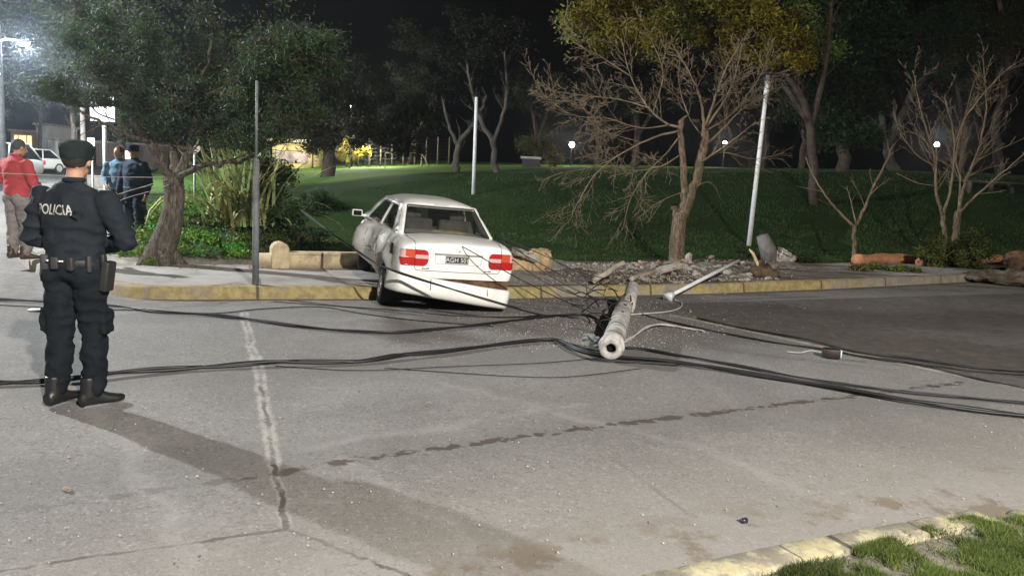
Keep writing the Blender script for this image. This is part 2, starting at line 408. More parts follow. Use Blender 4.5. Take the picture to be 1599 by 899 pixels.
def kerb_material(name, near=False):
    k = NT(name); P = k.pos(); n1 = k.noise(P, 5, 6, 0.7); n2 = k.noise(P, 1.1, 4, 0.6); fine = k.noise(P, 60, 3, 0.6)
    conc = k.mix(k.ramp(n1, 0.3, 0.7), (0.17, 0.15, 0.125), (0.29, 0.265, 0.225))
    yel = k.mix(k.ramp(k.noise(P, 9, 5, 0.7), 0.35, 0.65), (0.22, 0.17, 0.075), (0.35, 0.285, 0.13)) if not near else k.mix(k.ramp(k.noise(P, 7, 5, 0.7), 0.35, 0.65), (0.36, 0.315, 0.18), (0.48, 0.435, 0.28))
    if near: f = k.math('MULTIPLY', k.ramp(n1, 0.44, 0.56, 0.15, 1), k.ramp(k.noise(P, 26, 5, 0.75), 0.34, 0.46, 0.2, 1))
    else:
        f = k.ramp(n2, 0.36, 0.48, 0.15, 1); f = k.math('MULTIPLY', f, k.ramp(n1, 0.3, 0.42, 0.3, 1))
        uu = k.vec('DOT_PRODUCT', P, (CU.x, CU.y, 0)); f = k.math('MULTIPLY', f, k.ramp(uu, 10.8, 12.5, 1, 0.22))
        f = k.math('MULTIPLY', f, k.ramp(uu, -0.9, -0.3, 0.05, 1))
    c = k.mix(f, conc, yel); c = k.mix(k.ramp(fine, 0.5, 0.75, 0, 0.3), c, (0.15, 0.13, 0.1))
    # joints between kerb stones
    w = k.vec('DOT_PRODUCT', P, (CU.x, CU.y, 0)); fr_ = k.math('FRACT', k.math('DIVIDE', w, 1.93)); dd = k.math('ABSOLUTE', k.math('SUBTRACT', fr_, 0.5))
    c = k.mix(k.ramp(dd, 0.005, 0.012, 0.85, 0), c, (0.05, 0.045, 0.035))
    k.bump(k.math('ADD', n1, k.math('MULTIPLY', fine, 0.4)), 0.6, 0.012); return k.done(c, 0.85, 0.25)
M['kerb'] = kerb_material('kerb_paint')
kerb = strip('kerb', KL, [(-0.02, -0.02), (0.0, 0.02), (0.015, 0.12), (0.04, 0.15), (0.17, 0.155), (0.185, 0.12)], M['kerb'])
# sidewalk slabs
k = NT('sidewalk_concrete'); P = k.pos(); n1 = k.noise(P, 3, 6, 0.7); n2 = k.noise(P, 50, 3, 0.6); nb = k.noise(P, 0.8, 4, 0.6)
c = k.mix(k.ramp(nb, 0.3, 0.7), (0.25, 0.23, 0.21), (0.37, 0.35, 0.325)); c = k.mix(k.ramp(n1, 0.5, 0.72, 0, 0.6), c, (0.16, 0.14, 0.115))
uu = k.vec('DOT_PRODUCT', P, (CU.x, CU.y, 0)); vv = k.vec('DOT_PRODUCT', P, (CV.x, CV.y, 0))
wob = k.math('MULTIPLY', k.math('SUBTRACT', k.noise(P, 1.6, 3), 0.5), 0.15)
for x, per in ((uu, 2.1), (vv, 1.5)):
    f = k.math('FRACT', k.math('DIVIDE', k.math('ADD', x, wob), per)); d = k.math('ABSOLUTE', k.math('SUBTRACT', f, 0.5))
    c = k.mix(k.ramp(d, 0.004, 0.012, 0.8, 0), c, (0.09, 0.08, 0.065))
mud = k.math('MULTIPLY', k.ramp(uu, 4.8, 6.6), k.ramp(uu, 12.2, 14.0, 1, 0)); mud = k.math('MULTIPLY', mud, k.ramp(n1, 0.28, 0.5))
c = k.mix(mud, c, (0.13, 0.105, 0.085))
mud2 = k.math('MULTIPLY', k.ramp(vv, 11.6, 12.6), k.ramp(uu, 0.0, 1.2, 1, 0)); c = k.mix(k.math('MULTIPLY', mud2, k.ramp(n1, 0.42, 0.55, 0, 0.7)), c, (0.12, 0.10, 0.07))
k.bump(k.math('ADD', k.math('MULTIPLY', n2, 0.4), n1), 0.5, 0.015)
M['sidewalk'] = k.done(c, 0.88, 0.22)
def swidth(u, v):
    if u < 0.62: return 0.9
    return interp(u, (0.6, 2, 5, 8, 11, 16, 18, 25), (2.35, 2.25, 2.4, 2.1, 2.5, 2.1, 1.2, 1.0))
mb = MB(); rows = []; cols = 5; base = []
for i, (u, v) in enumerate(KL):
    if u > 17.5: continue
    base.append((i, u, v))
for j in range(cols+1):
    row = []
    for i, u, v in base:
        a = KL[max(0, i-1)]; b = KL[min(len(KL)-1, i+1)]; d = Vector((b[0]-a[0], b[1]-a[1])).normalized(); o = lerp(0.18, swidth(u, v), j/cols)
        q = W(u+d.y*o, v-d.x*o); row.append((q.x, q.y, 0.146+rz(q.x, q.y)))
    rows.append(row)
n = len(base); mb.add([p for r in rows for p in r], [(j*n+i, (j+1)*n+i, (j+1)*n+i+1, j*n+i+1) for j in range(cols) for i in range(n-1)])
tag(mb.build('sidewalk', M['sidewalk']), kind='structure')
fv = [10.35+0.15*i for i in range(22)]+[13.9+0.6*i for i in range(70)]; mb = MB(); rows_ = []
kcx = [(p_.y, p_.x) for p_ in KC]
for v in fv:
    u0 = max(0.0, 0.0)+interp(v, [a_ for a_, b_ in kcx], [b_ for a_, b_ in kcx])-0.008*max(0, v-18)+0.25; u1_ = 2.6 if v < 12.45 else -0.45
    if 12.45 <= v: u0 = min(u0, u1_-0.5)
    rows_.append([(lambda q: Vector((q.x, q.y, 0.1435+rz(q.x, q.y))))(W(lerp(u0, u1_, t/10), v)) for t in range(11)])
mb.add([p_ for r_ in rows_ for p_ in r_], [(j*11+i, j*11+i+1, (j+1)*11+i+1, (j+1)*11+i) for j in range(len(fv)-1) for i in range(10)])
tag(mb.build('sidewalk_corner', M['sidewalk']), kind='structure')
# ---- park terrain
k = NT('park_ground'); P = k.pos(); nb = k.noise(P, 0.5, 5, 0.65); n1 = k.noise(P, 4, 6, 0.75); n2 = k.noise(P, 40, 3, 0.7)
g = k.mix(k.ramp(nb, 0.3, 0.7), (0.013, 0.032, 0.008), (0.026, 0.052, 0.013)); g = k.mix(k.ramp(n1, 0.35, 0.7, 0, 0.6), g, (0.012, 0.028, 0.007)); g = k.mix(k.ramp(n2, 0.5, 0.75, 0, 0.4), g, (0.06, 0.09, 0.025))
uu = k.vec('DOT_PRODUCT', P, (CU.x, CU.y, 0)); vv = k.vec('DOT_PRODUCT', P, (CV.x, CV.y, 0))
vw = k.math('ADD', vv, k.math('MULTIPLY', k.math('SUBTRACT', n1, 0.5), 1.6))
g = k.mix(k.ramp(vw, 31, 34), g, (0.10, 0.19, 0.035)); soil = k.ramp(vw, 13.0, 13.8, 1, 0); soil = k.math('MAXIMUM', soil, k.math('MULTIPLY', k.ramp(uu, 1.2, 2.2), k.math('MULTIPLY', k.ramp(uu, 4.6, 6.2, 1, 0), k.ramp(vw, 18, 22, 1, 0))))  # far lawn grass coloured lighter, adding to the lamplight on that strip
dirt = k.mix(k.ramp(n1, 0.3, 0.7), (0.065, 0.05, 0.035), (0.15, 0.12, 0.09))
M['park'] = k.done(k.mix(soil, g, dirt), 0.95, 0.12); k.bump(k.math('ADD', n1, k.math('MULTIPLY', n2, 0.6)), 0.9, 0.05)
us = fr(-1.1, 8, 0.3)+fr(8.5, 30, 0.7)+fr(32, 100, 4); vs = [10.6, 11.4, 11.9, 12.15, 12.3, 12.42]+fr(12.6, 16, 0.25)+fr(16.5, 36, 0.6)+fr(38, 100, 4)
def tz(u, v):
    if u < 0.8 and v < 13.2: return T(u, v)-0.02
    return T(u, v)
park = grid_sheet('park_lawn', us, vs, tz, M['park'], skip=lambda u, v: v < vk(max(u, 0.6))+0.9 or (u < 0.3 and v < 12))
# land across the cross street and past it
M['lot'] = simple('lot', (0.10, 0.09, 0.075), 0.95, 0.1, var=0.3, scale=0.6, bump=0.4, bscale=4, bd=0.03)
grid_sheet('far_pavement', fr(-70, -12.5, 4), fr(14, 95, 4), lambda u, v: 0.10+rz(*W(u, v).xy), M['lot'])
def heap(x, y):
    u, v = UV((x, y)); h = 0.0
    for cu_, cv_, su_, sv_, hh in ((8.2, 12.0, 1.2, 0.75, 0.09), (10.0, 12.3, 1.3, 0.75, 0.14), (11.8, 12.6, 0.8, 0.7, 0.11), (6.6, 11.6, 0.9, 0.6, 0.10)):
        h += hh*math.exp(-((u-cu_)/su_)**2-((v-cv_)/sv_)**2)
    return max(0.0, h*(0.8+0.5*noise.noise(Vector((x*3, y*3, 1))))+0.04*h*5*noise.noise(Vector((x*9, y*9, 4)))-0.02)
# ---- near kerb and verge (bottom right)
KN = [(-20, 2.45), (0, 2.55), (1.8, 2.72), (3.3, 2.70), (5.6, 2.52), (5.85, 2.50)]
M['kerb_near'] = kerb_material('kerb_paint_worn', True)
def near_strip(name, L, prof, mat):
    L = [(lerp(a[0], b[0], t), lerp(a[1], b[1], t)) for a, b in zip(L, L[1:]) for t in [i/12 for i in range(12)]]+[L[-1]]
    mb = MB(); rows = []; L2 = L[::-1]
    for o, z in prof:
        row = []
        for (u, v) in offs(L2, -o):
            q = W(u, v); jj = 0.012*noise.noise(Vector((u*6, v*6, 3))); row.append(W(u, v+jj-0.0, z+(jj if z > 0.05 else 0)))
        rows.append(row)
    n = len(L2); mb.add([p for r in rows for p in r], [(j*n+i, j*n+i+1, (j+1)*n+i+1, (j+1)*n+i) for j in range(len(rows)-1) for i in range(n-1)])
    return tag(mb.build(name, mat), kind='structure')
def near_kerb(A, B, w0, name='near_kerb'):
    """kerb segment between two photo points on its road edge"""
    A = G(*A); B = G(*B); d = (B-A); L = d.length; d.normalize(); nn = Vector((d.y, -d.x, 0)); n = max(2, int(L/0.06)); mb = MB(); rows = []
    for o, z in ((-0.006, -0.01), (0.0, 0.018), (0.008, 0.026), (w0-0.008, 0.028), (w0, 0.020), (w0+0.004, -0.02)):
        row = []
        for i in range(n+1):
            p = A+d*(L*i/n)+nn*o; jj = noise.noise(p*5)*0.010+noise.noise(p*18)*0.008+noise.noise(p*45)*0.004; row.append(p+nn*jj*(1 if o < 0.02 or o > w0-0.02 else 0)+Vector((0, 0, z+(noise.noise(p*11+nn*o*9)*0.005 if z > 0.01 else 0))))
        rows.append(row)
    m = n+1; mb.add([p for r in rows for p in r], [(j*m+i, (j+1)*m+i, (j+1)*m+i+1, j*m+i+1) for j in range(5) for i in range(n)])
    e = [r[-1] for r in rows]; mb.add(e, [tuple(range(len(e)))]); e = [r[0] for r in rows]; mb.add(e, [tuple(range(len(e)))[::-1]])
    return tag(mb.build(name, M['kerb_near']), kind='structure')
near_kerb((780, 956), (1210, 857), 0.16); near_kerb((1214, 856), (1409, 820), 0.16); near_kerb((1414, 819), (1514, 801), 0.16); near_kerb((1572, 803), (1800, 752), 0.17)
k = NT('verge_soil'); P = k.pos(); n1 = k.noise(P, 5, 6, 0.7); n2 = k.noise(P, 60, 3, 0.6)
c = k.mix(k.ramp(n1, 0.3, 0.7), (0.14, 0.12, 0.095), (0.26, 0.235, 0.20)); c = k.mix(k.ramp(k.noise(P, 2.0, 4), 0.45, 0.6, 0, 0.8), c, (0.07, 0.085, 0.03)); k.bump(k.math('ADD', n1, n2), 0.7, 0.015)
M['verge'] = k.done(c, 0.95, 0.1)
A, B = G(760, 985), G(1500, 812); C_ = G(1570, 806); E = G(1900, 742)
mb = MB(); top = [A, B, C_, E]; L = []
for a, b in zip(top, top[1:]):
    for i in range(10): L.append(a.lerp(b, i/10))
L.append(E); nn = Vector((0.37, -0.93, 0)); rows = []
for j in range(12):
    rows.append([Vector((p.x, p.y, 0))+nn*(0.07+j*0.4+0.03)+Vector((0, 0, 0.006+0.016*noise.noise(p*3+nn*j)+0.005*j)) for p in L])
n = len(L); mb.add([p for r in rows for p in r], [(j*n+i, (j+1)*n+i, (j+1)*n+i+1, j*n+i+1) for j in range(11) for i in range(n-1)])
tag(mb.build('verge', M['verge']), kind='structure')
# fallen leaves on lawn, bank and verge (below)
# ---- grass blades
def blades(name, pts, h, w, mat, rng, label, cat, lean=0.5, cvar=0.35):
    patch = np.array([1.0+0.7*noise.noise(Vector((p[0]*0.45, p[1]*0.45, 7)))+0.4*noise.noise(Vector((p[0]*1.9, p[1]*1.9, 3))) for p in pts])[:, None]
    N = len(pts); P = np.array(pts, float); a = rng.random(N)*2*np.pi; H = h*(0.5+rng.random(N)); Wd = w*(0.6+0.8*rng.random(N))
    dx = np.stack([np.cos(a), np.sin(a), np.zeros(N)], 1)*Wd[:, None]; b = rng.random(N)*2*np.pi; l = lean*H*rng.random(N)
    tip = P+np.stack([np.cos(b)*l, np.sin(b)*l, H], 1)
    V = np.stack([P-dx/2, P+dx/2, tip], 1); t = (1+cvar*(rng.random((N, 1))*2-1))*np.clip(patch, 0.35, 1.8); yel = rng.random((N, 1)) < 0.18
    col = np.where(yel, np.array([[1.9, 1.35, 1.2]]), np.array([[1, 1, 1]]))*t
    return tag(quads(name, V, mat, col=col), label, cat, kind='stuff')
rng = np.random.default_rng(4)
M['grass_blade'] = foliage('grass_blade', (0.024, 0.052, 0.012), 0.3); M['grass_near'] = foliage('grass_near', (0.125, 0.18, 0.045), 0.3)
pts = []
while len(pts) < 90000:
    u = rng.uniform(4.5, 30); v = 13.2+(rng.random()**1.6)*15
    if u < 6.5 and rng.random() < 0.6: continue
    nz = noise.noise(Vector((u*0.6, v*0.6, 0)))+0.7*noise.noise(Vector((u*2.3, v*2.3, 5)))
    if nz < -0.18 or (v < 13.9 and nz < 0.15): continue
    p = W(u, v); pts.append((p.x, p.y, T(u, v)-0.01))
blades('lawn_grass', pts, 0.065, 0.02, M['grass_blade'], rng, 'short green grass covering the park slope behind the sidewalk', 'grass')
pts = []
while len(pts) < 34000:
    px = rng.uniform(1100, 1640); py = rng.uniform(805, 915); p = G(px, py, 0.03)
    e = G(1208, 866); 
    t = (px-1100)/500; edge = 905-150*t+ (0 if px < 1513 or px > 1575 else -12)
    if py < edge+20: continue
    nz = noise.noise(Vector((p.x*3.2, p.y*3.2, 0)))+0.5*noise.noise(Vector((p.x*9, p.y*9, 2)))
    if px < 1340: nz -= 0.22
    nz += rng.normal()*0.22
    if nz < 0.06: continue
    pts.append((p.x, p.y, 0.02))
blades('verge_grass', pts, 0.026, 0.0045, M['grass_near'], rng, 'yellowish green grass tufts growing beside the near yellow kerb', 'grass', lean=1.3)

lv = []; lc = []
while len(lv) < 2600:
    u = rng.uniform(-0.5, 28); v = rng.uniform(11.5, 24)
    if noise.noise(Vector((u*0.5, v*0.5, 9))) < -0.05: continue
    p = W(u, v); s = rng.uniform(0.02, 0.045); a = rng.uniform(0, 6.28); z = max(T(u, v), 0.15)+0.012+rng.uniform(0, 0.04); tl = rng.uniform(-0.012, 0.012, 4)
    lv.append([(p.x+s*math.cos(a+k_*1.57)*(1 if k_ % 2 else 0.6), p.y+s*math.sin(a+k_*1.57)*(1 if k_ % 2 else 0.6), z+tl[k_]) for k_ in range(4)]); lc.append(np.array([1, 0.75, 0.45])*rng.uniform(0.4, 1.3))
tag(quads('fallen_leaves', np.array(lv), foliage('dry_leaf', (0.20, 0.15, 0.08), 0.2), col=np.array(lc)), 'dry brown fallen leaves scattered on lawn and sidewalk edge', 'fallen leaves', kind='stuff')
# =================================================================== CAR BUILDER
def paint(name, c, dirty=0.35, rough=0.3):
    k = NT(name); P = k.obj(); n1 = k.noise(P, 2.2, 6, 0.7); n2 = k.noise(P, 14, 4, 0.7)
    col = k.mix(k.ramp(n1, 0.45, 0.72, 0, dirty), c, (0.42*c[0]+0.02, 0.38*c[1]+0.02, 0.32*c[2]+0.02))
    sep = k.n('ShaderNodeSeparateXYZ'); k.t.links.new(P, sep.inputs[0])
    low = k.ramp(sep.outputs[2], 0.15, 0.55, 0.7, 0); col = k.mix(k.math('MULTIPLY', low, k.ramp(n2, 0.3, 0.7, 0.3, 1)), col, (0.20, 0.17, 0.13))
    k.done(col, rough, 0.5); k.b.inputs['Coat Weight'].default_value = 0.3; k.b.inputs['Coat Roughness'].default_value = 0.15
    return k.m
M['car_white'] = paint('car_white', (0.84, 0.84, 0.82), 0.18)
k = NT('bumper_white'); P = k.obj(); cc = k.mix(k.ramp(k.noise(P, 3, 5, 0.7), 0.5, 0.75, 0, 0.35), (0.84, 0.84, 0.81), (0.42, 0.38, 0.32)); sp = k.n('ShaderNodeSeparateXYZ'); k.t.links.new(P, sp.inputs[0]); M['bumper_white'] = k.done(k.mix(k.ramp(sp.outputs[2], -0.14, -0.02, 0.55, 0), cc, (0.40, 0.37, 0.31)), 0.35, 0.5)  # lower half greyed: dirt plus the shading of the recess painted in
M['glass_dark'] = NT('glass_dark').done((0.006, 0.007, 0.007), 0.06, 0.6)
g = NT('car_glass'); g.done((0.02, 0.023, 0.022), 0.04, 1.0); g.b.inputs['Alpha'].default_value = 0.45; M['car_glass'] = g.m
M['lamp_red'] = NT('lamp_red').done((0.42, 0.012, 0.014), 0.15, 0.6)
M['lamp_orange'] = NT('lamp_orange').done((0.55, 0.07, 0.03), 0.15, 0.6)
M['lamp_clear'] = NT('lamp_clear').done((0.62, 0.40, 0.38), 0.15, 0.6)
M['seam'] = NT('seam').done((0.05, 0.05, 0.045), 0.8, 0.2)
M['trim'] = NT('trim').done((0.03, 0.03, 0.03), 0.6, 0.3)
M['seat'] = simple('seat', (0.13, 0.125, 0.11), 0.95, 0.1)
M['alloy'] = simple('alloy', (0.55, 0.55, 0.53), 0.4, 0.5, 0.3, var=0.2, dirt=(0.25, 0.2, 0.15))
M['beige'] = simple('beige', (0.5, 0.42, 0.22), 0.9, 0.1)

def lower_body(st):
    """st: (y, w, zb, zs, zt) stations rear to front"""
    mb = MB(); rings = []
    for y, w, zb, zs, zt in st:
        h = zs-zb
        half = [(0, zb), (0.7*w, zb), (0.93*w, zb+0.03), (0.985*w, zb+0.2*h), (w, zb+0.5*h), (0.99*w, zb+0.8*h), (0.955*w, zb+0.94*h), (0.86*w, lerp(zs, zt, 0.45)), (0.5*w, zt), (0, zt+0.012)]
        rings.append([(x, y, z) for x, z in half]+[(-x, y, z) for x, z in half[-2:0:-1]])
    mb.loft(rings); return mb.mesh('lower')
def wheel(parent, c, r=0.295, w=0.19, side=-1, rot=(0, 0, 0)):
    e = empty('wheel', c, rot); e.parent = parent
    mb = MB(); prof = [(-w/2, r*0.66), (-w/2, r*0.93), (-w*0.36, r), (w*0.36, r), (w/2, r*0.93), (w/2, r*0.66)]
    n = 28; rings = [[(x, rr*math.cos(2*math.pi*k/n), rr*math.sin(2*math.pi*k/n)) for k in range(n)] for x, rr in prof]; mb.loft(rings, cap=False); mb.build('tyre', M['rubber'], e)
    mb = MB(); s = side
    rings = [[(s*x, rr*r*math.cos(2*math.pi*k/n), rr*r*math.sin(2*math.pi*k/n)) for k in range(n)] for x, rr in ((w*0.42, 0.67), (w*0.50, 0.66), (w*0.46, 0.58), (w*0.40, 0.5), (w*0.45, 0.2), (w*0.47, 0.02))]; mb.loft(rings)
    for k in range(8):
        a = k*math.pi/4; mb.box((s*w*0.45, 0.42*r*math.cos(a), 0.42*r*math.sin(a)), (0.008, 0.035*r/0.3, 0.014), Matrix.Rotation(a, 3, 'X'))
    mb.build('wheel_cover', M['alloy'], e); return e
def project(bvh, pts, d=(0, 1, 0), off=0.006, back=1.0):
    d = Vector(d); out = []
    for p in pts:
        h = bvh.ray_cast(Vector(p)-d*back, d)
        out.append((h[0]-d*off) if h[0] is not None else Vector(p))
    return out
def decal(bvh, poly, axis, n=10, off=0.012, mat=None, name='panel', parent=None):
    """patch over an outline quad given by 4 corners, laid on the body surface; rounded ends"""
    A, B, C, Dd = [Vector(p) for p in poly]; d = Vector(axis); V = []; m = n
    for j in range(m+1):
        for i in range(2*n+1):
            s = i/(2*n); t = j/m
            V.append(A.lerp(B, s).lerp(Dd.lerp(C, s), t))
    V2 = project(bvh, V, d, off); w = 2*n+1
    F = [(j*w+i, j*w+i+1, (j+1)*w+i+1, (j+1)*w+i) for j in range(m) for i in range(2*n)]
    edge = [i for i in range(w)]+[j*w+w-1 for j in range(1, m+1)]+[m*w+i for i in range(w-2, -1, -1)]+[j*w for j in range(m-1, 0, -1)]
    base = len(V2); V2 += [V2[i]+d*(off+0.01) for i in edge]; ne = len(edge)
    F += [(edge[i], edge[(i+1) % ne], base+(i+1) % ne, base+i) for i in range(ne)]
    mb = MB(); mb.add(V2, F); return mb.build(name, mat, parent)
def seams(bvh, lines, axis, parent, name, mat, r=0.004):
    for L in lines:
        mb = MB(); P = []
        for a, b in zip(L, L[1:]):
            a = Vector(a); b = Vector(b)
            for i in range(8): P.append(a.lerp(b, i/8))
        P.append(Vector(L[-1])); mb.tube(project(bvh, P, axis, 0.0005), r, 5); mb.build(name, mat, parent)

# =================================================================== CRASHED CAR
car = empty('car'); tag(car, 'crashed white saloon car seen from behind, rear bumper hanging off, nose in the ditch', 'car')
def crashed_car():
    st = [(0.0, 0.74, 0.46, 0.86, 0.90), (0.03, 0.80, 0.38, 0.885, 0.925), (0.18, 0.83, 0.30, 0.915, 0.965), (0.55, 0.845, 0.22, 0.93, 0.985), (1.2, 0.85, 0.20, 0.93, 0.96),
          (2.0, 0.85, 0.20, 0.92, 0.94), (2.9, 0.845, 0.20, 0.90, 0.93), (3.3, 0.84, 0.20, 0.87, 0.93), (3.8, 0.81, 0.22, 0.80, 0.86), (4.15, 0.76, 0.28, 0.72, 0.76), (4.27, 0.70, 0.36, 0.66, 0.69)]
    me = lower_body(st); me = baked(me, [('SUBSURF', dict(levels=3, render_levels=3))])
    # crash damage: buckled left side and front wing, dents
    for v in me.vertices:
        p = v.co; left = ss(0.3, 0.85, -p.x)
        f = left*ss(1.5, 2.4, p.y); nn = noise.noise(Vector((p.y*2.2, p.z*2.6, 1.7)))
        v.co.x += f*(0.05+0.26*nn+0.04*noise.noise(p*5))
        fr_ = ss(2.9, 4.2, p.y)*left; v.co.y -= fr_*0.55; v.co.x += fr_*0.22
        v.co.x += left*(1-ss(1.3, 1.9, p.y))*ss(0.2, 0.6, p.y)*0.085*(noise.noise(p*4)+0.2)
        v.co.z += 0.004*noise.noise(p*4)
    # wheel arches
    cut = MB()
    for x in (-0.9, 0.9):
        for y in (0.95, 3.42):
            cut.tube([(x-0.28, y, 0.29), (x+0.28, y, 0.29)], 0.345, 28)
    cut.box((0, -0.02, 0.33), (0.90, 0.10, 0.125))   # hollow left by the torn bumper
    bmo = bpy.data.objects.new('b', me); cto = bpy.data.objects.new('c', cut.mesh()); COL.objects.link(bmo); COL.objects.link(cto)
    m = bmo.modifiers.new('x', 'BOOLEAN'); m.operation = 'DIFFERENCE'; m.object = cto; m.solver = 'EXACT'
    dg = bpy.context.evaluated_depsgraph_get(); dg.update(); me2 = bpy.data.meshes.new_from_object(bmo.evaluated_get(dg)); me2.name = 'car_body'
    bpy.data.objects.remove(bmo); bpy.data.objects.remove(cto)
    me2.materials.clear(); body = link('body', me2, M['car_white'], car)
    if hasattr(me2, 'set_sharp_from_angle'): me2.set_sharp_from_angle(angle=R(40))
    bm = bmesh.new(); bm.from_mesh(me); bvh = BVHTree.FromBMesh(bm); bm.free()
    # ---- cabin (roof, pillars) with window openings
    def patch(c00, c10, c11, c01, bulge, cells_u, cells_v, holes, crown=0.0):
        c00, c10, c11, c01, bulge = map(Vector, (c00, c10, c11, c01, bulge)); V = {}; fr_f = []; gl_f = []; vs = []
        for j, t in enumerate(cells_v):
            for i, s in enumerate(cells_u):
                p = c00.lerp(c10, s).lerp(c01.lerp(c11, s), t)+bulge*(4*s*(1-s))*(1.0)+Vector((0, 0, crown*4*s*(1-s)*4*t*(1-t)))
                vs.append(p)
        w = len(cells_u)
        for j in range(len(cells_v)-1):
            for i in range(w-1):
                f = (j*w+i, j*w+i+1, (j+1)*w+i+1, (j+1)*w+i)
                sc, tc = (cells_u[i]+cells_u[i+1])/2, (cells_v[j]+cells_v[j+1])/2
                (gl_f if any(a < sc < b and c < tc < d for a, b, c, d in holes) else fr_f).append(f)
        return vs, fr_f, gl_f
    BL, BR = (-0.70, 0.60, 0.925), (0.70, 0.60, 0.925); TL, TR = (-0.545, 1.12, 1.335), (0.545, 1.12, 1.335)
    FL, FR_ = (-0.72, 3.28, 0.90), (0.72, 3.28, 0.90); QL, QR = (-0.545, 2.42, 1.335), (0.545, 2.42, 1.335)
    lin = lambda n: [i/n for i in range(n+1)]
    def grid(extra): return sorted(set([round(x, 4) for x in extra]))
    ru = grid(lin(12)+[0.045, 0.955]); rv = grid(lin(6)+[0.07, 0.95])
    su = grid([0, 0.05, 0.10, 0.17, 0.24, 0.3, 0.37, 0.43, 0.49, 0.52, 0.58, 0.66, 0.74, 0.82, 0.90, 0.95, 1]); sv = grid([0, 0.08, 0.25, 0.45, 0.65, 0.86, 1])
    P_ = [(BL, BR, TR, TL, (0, -0.05, 0), ru, rv, [(0.045, 0.955, 0.07, 0.95)], 0.02),
          (FL, BL, TL, QL, (0, 0, 0), [1-x for x in su[::-1]], sv, [(0.10, 0.475, 0.08, 0.86), (0.515, 0.83, 0.08, 0.86)], 0),
          (BR, FR_, QR, TR, (0, 0, 0), su, sv, [(0.17, 0.485, 0.08, 0.86), (0.525, 0.90, 0.08, 0.86)], 0),
          (FR_, FL, QL, QR, (0, 0.10, 0), ru, rv, [(0.045, 0.955, 0.05, 0.95)], 0.02)]
    names = ['rear_window', 'side_windows_left', 'side_windows_right', 'windscreen']
    fm = bmesh.new(); glass = []
    P_[1] = (FL, BL, TL, QL, (0, 0, 0), grid([0, 0.1, 0.18, 0.26, 0.34, 0.42, 0.475, 0.515, 0.6, 0.68, 0.76, 0.83, 0.9, 1]), sv, [(0.10, 0.475, 0.08, 0.86), (0.515, 0.83, 0.08, 0.86)], 0)
    P_[2] = (BR, FR_, QR, TR, (0, 0, 0), grid([0, 0.1, 0.17, 0.24, 0.32, 0.4, 0.485, 0.525, 0.6, 0.68, 0.76, 0.83, 0.9, 1]), sv, [(0.17, 0.485, 0.08, 0.86), (0.525, 0.90, 0.08, 0.86)], 0)
    for pa, nm in zip(P_, names):
        vs, ff, gf = patch(*pa)
        bv = [fm.verts.new(v) for v in vs]
        for f in ff: fm.faces.new([bv[i] for i in f])
        c = sum((Vector(v) for v in vs), Vector())/len(vs); inner = Vector((0, 1.9, 1.0))
        cu_ = pa[5]; w_ = len(cu_); mid = (0.475+0.515)/2
        groups = [gf] if len(pa[7]) == 1 else [[f for f in gf if cu_[f[0] % w_] < 0.49], [f for f in gf if cu_[f[0] % w_] >= 0.49]]
        for gg in groups:
            us_ = sorted(set(i for f in gg for i in f)); ix = {a_: b_ for b_, a_ in enumerate(us_)}; mb = MB(); mb.add([Vector(vs[i])+(inner-Vector(vs[i])).normalized()*0.012 for i in us_], [tuple(ix[i] for i in f) for f in gg]); glass.append((nm, mb))
    # roof
    rn = 14; rm = 12; rvts = []
    for j in range(rm+1):
        for i in range(rn+1):
            s = i/rn; t = j/rm; y = lerp(1.12, 2.42, t)+(-0.05*4*s*(1-s) if j == 0 else (0.10*4*s*(1-s) if j == rm else 0))
            rvts.append(fm.verts.new((lerp(-0.545, 0.545, s), y, 1.335+0.085*(1-(2*s-1)**4)*(0.35+0.65*(1-(2*t-1)**4)) if 0 < j < rm else 1.335+0.02*(0 if i in (0, rn) else 4*s*(1-s)*0.0))))
    for j in range(rm):
        for i in range(rn): fm.faces.new([rvts[j*(rn+1)+i], rvts[j*(rn+1)+i+1], rvts[(j+1)*(rn+1)+i+1], rvts[(j+1)*(rn+1)+i]])
    bmesh.ops.remove_doubles(fm, verts=fm.verts, dist=0.02)
    bmesh.ops.recalc_face_normals(fm, faces=fm.faces)
    me3 = bpy.data.meshes.new('cabin'); fm.to_mesh(me3); fm.free()
    me3 = baked(me3, [('SUBSURF', dict(levels=1, render_levels=1)), ('SOLIDIFY', dict(thickness=0.03, offset=-1))])
    for v in me3.vertices:
        p = v.co; f = ss(0.2, 0.6, -p.x)*ss(1.7, 2.8, p.y); v.co.x += 0.035*f*noise.noise(p*3)
        v.co.z += 0.012*noise.noise(p*2.5)*ss(1.2, 1.34, p.z)
    link('cabin_frame', me3, M['car_white'], car)
    for nm, mb in glass:
        mb.build('window', M['car_glass'], car)
    # black seal around the rear window
    def on_rear(s, t):
        a = Vector(BL).lerp(Vector(BR), s).lerp(Vector(TL).lerp(Vector(TR), s), t)+Vector((0, -0.05, 0))*4*s*(1-s); return a+Vector((0, -0.006, 0.012))
    mb = MB(); ring = [on_rear(s, 0.075) for s in np.linspace(0.05, 0.95, 13)]+[on_rear(0.95, t) for t in np.linspace(0.1, 0.93, 8)]+[on_rear(s, 0.945) for s in np.linspace(0.95, 0.05, 13)]+[on_rear(0.05, t) for t in np.linspace(0.93, 0.075, 8)]
    mb.tube(ring, 0.008, 5); mb.build('window_seal', M['trim'], car)
    # interior
    mb = MB(); mb.box((0, 1.02, 0.93), (0.60, 0.22, 0.02)); mb.build('parcel_shelf', M['trim'], car)
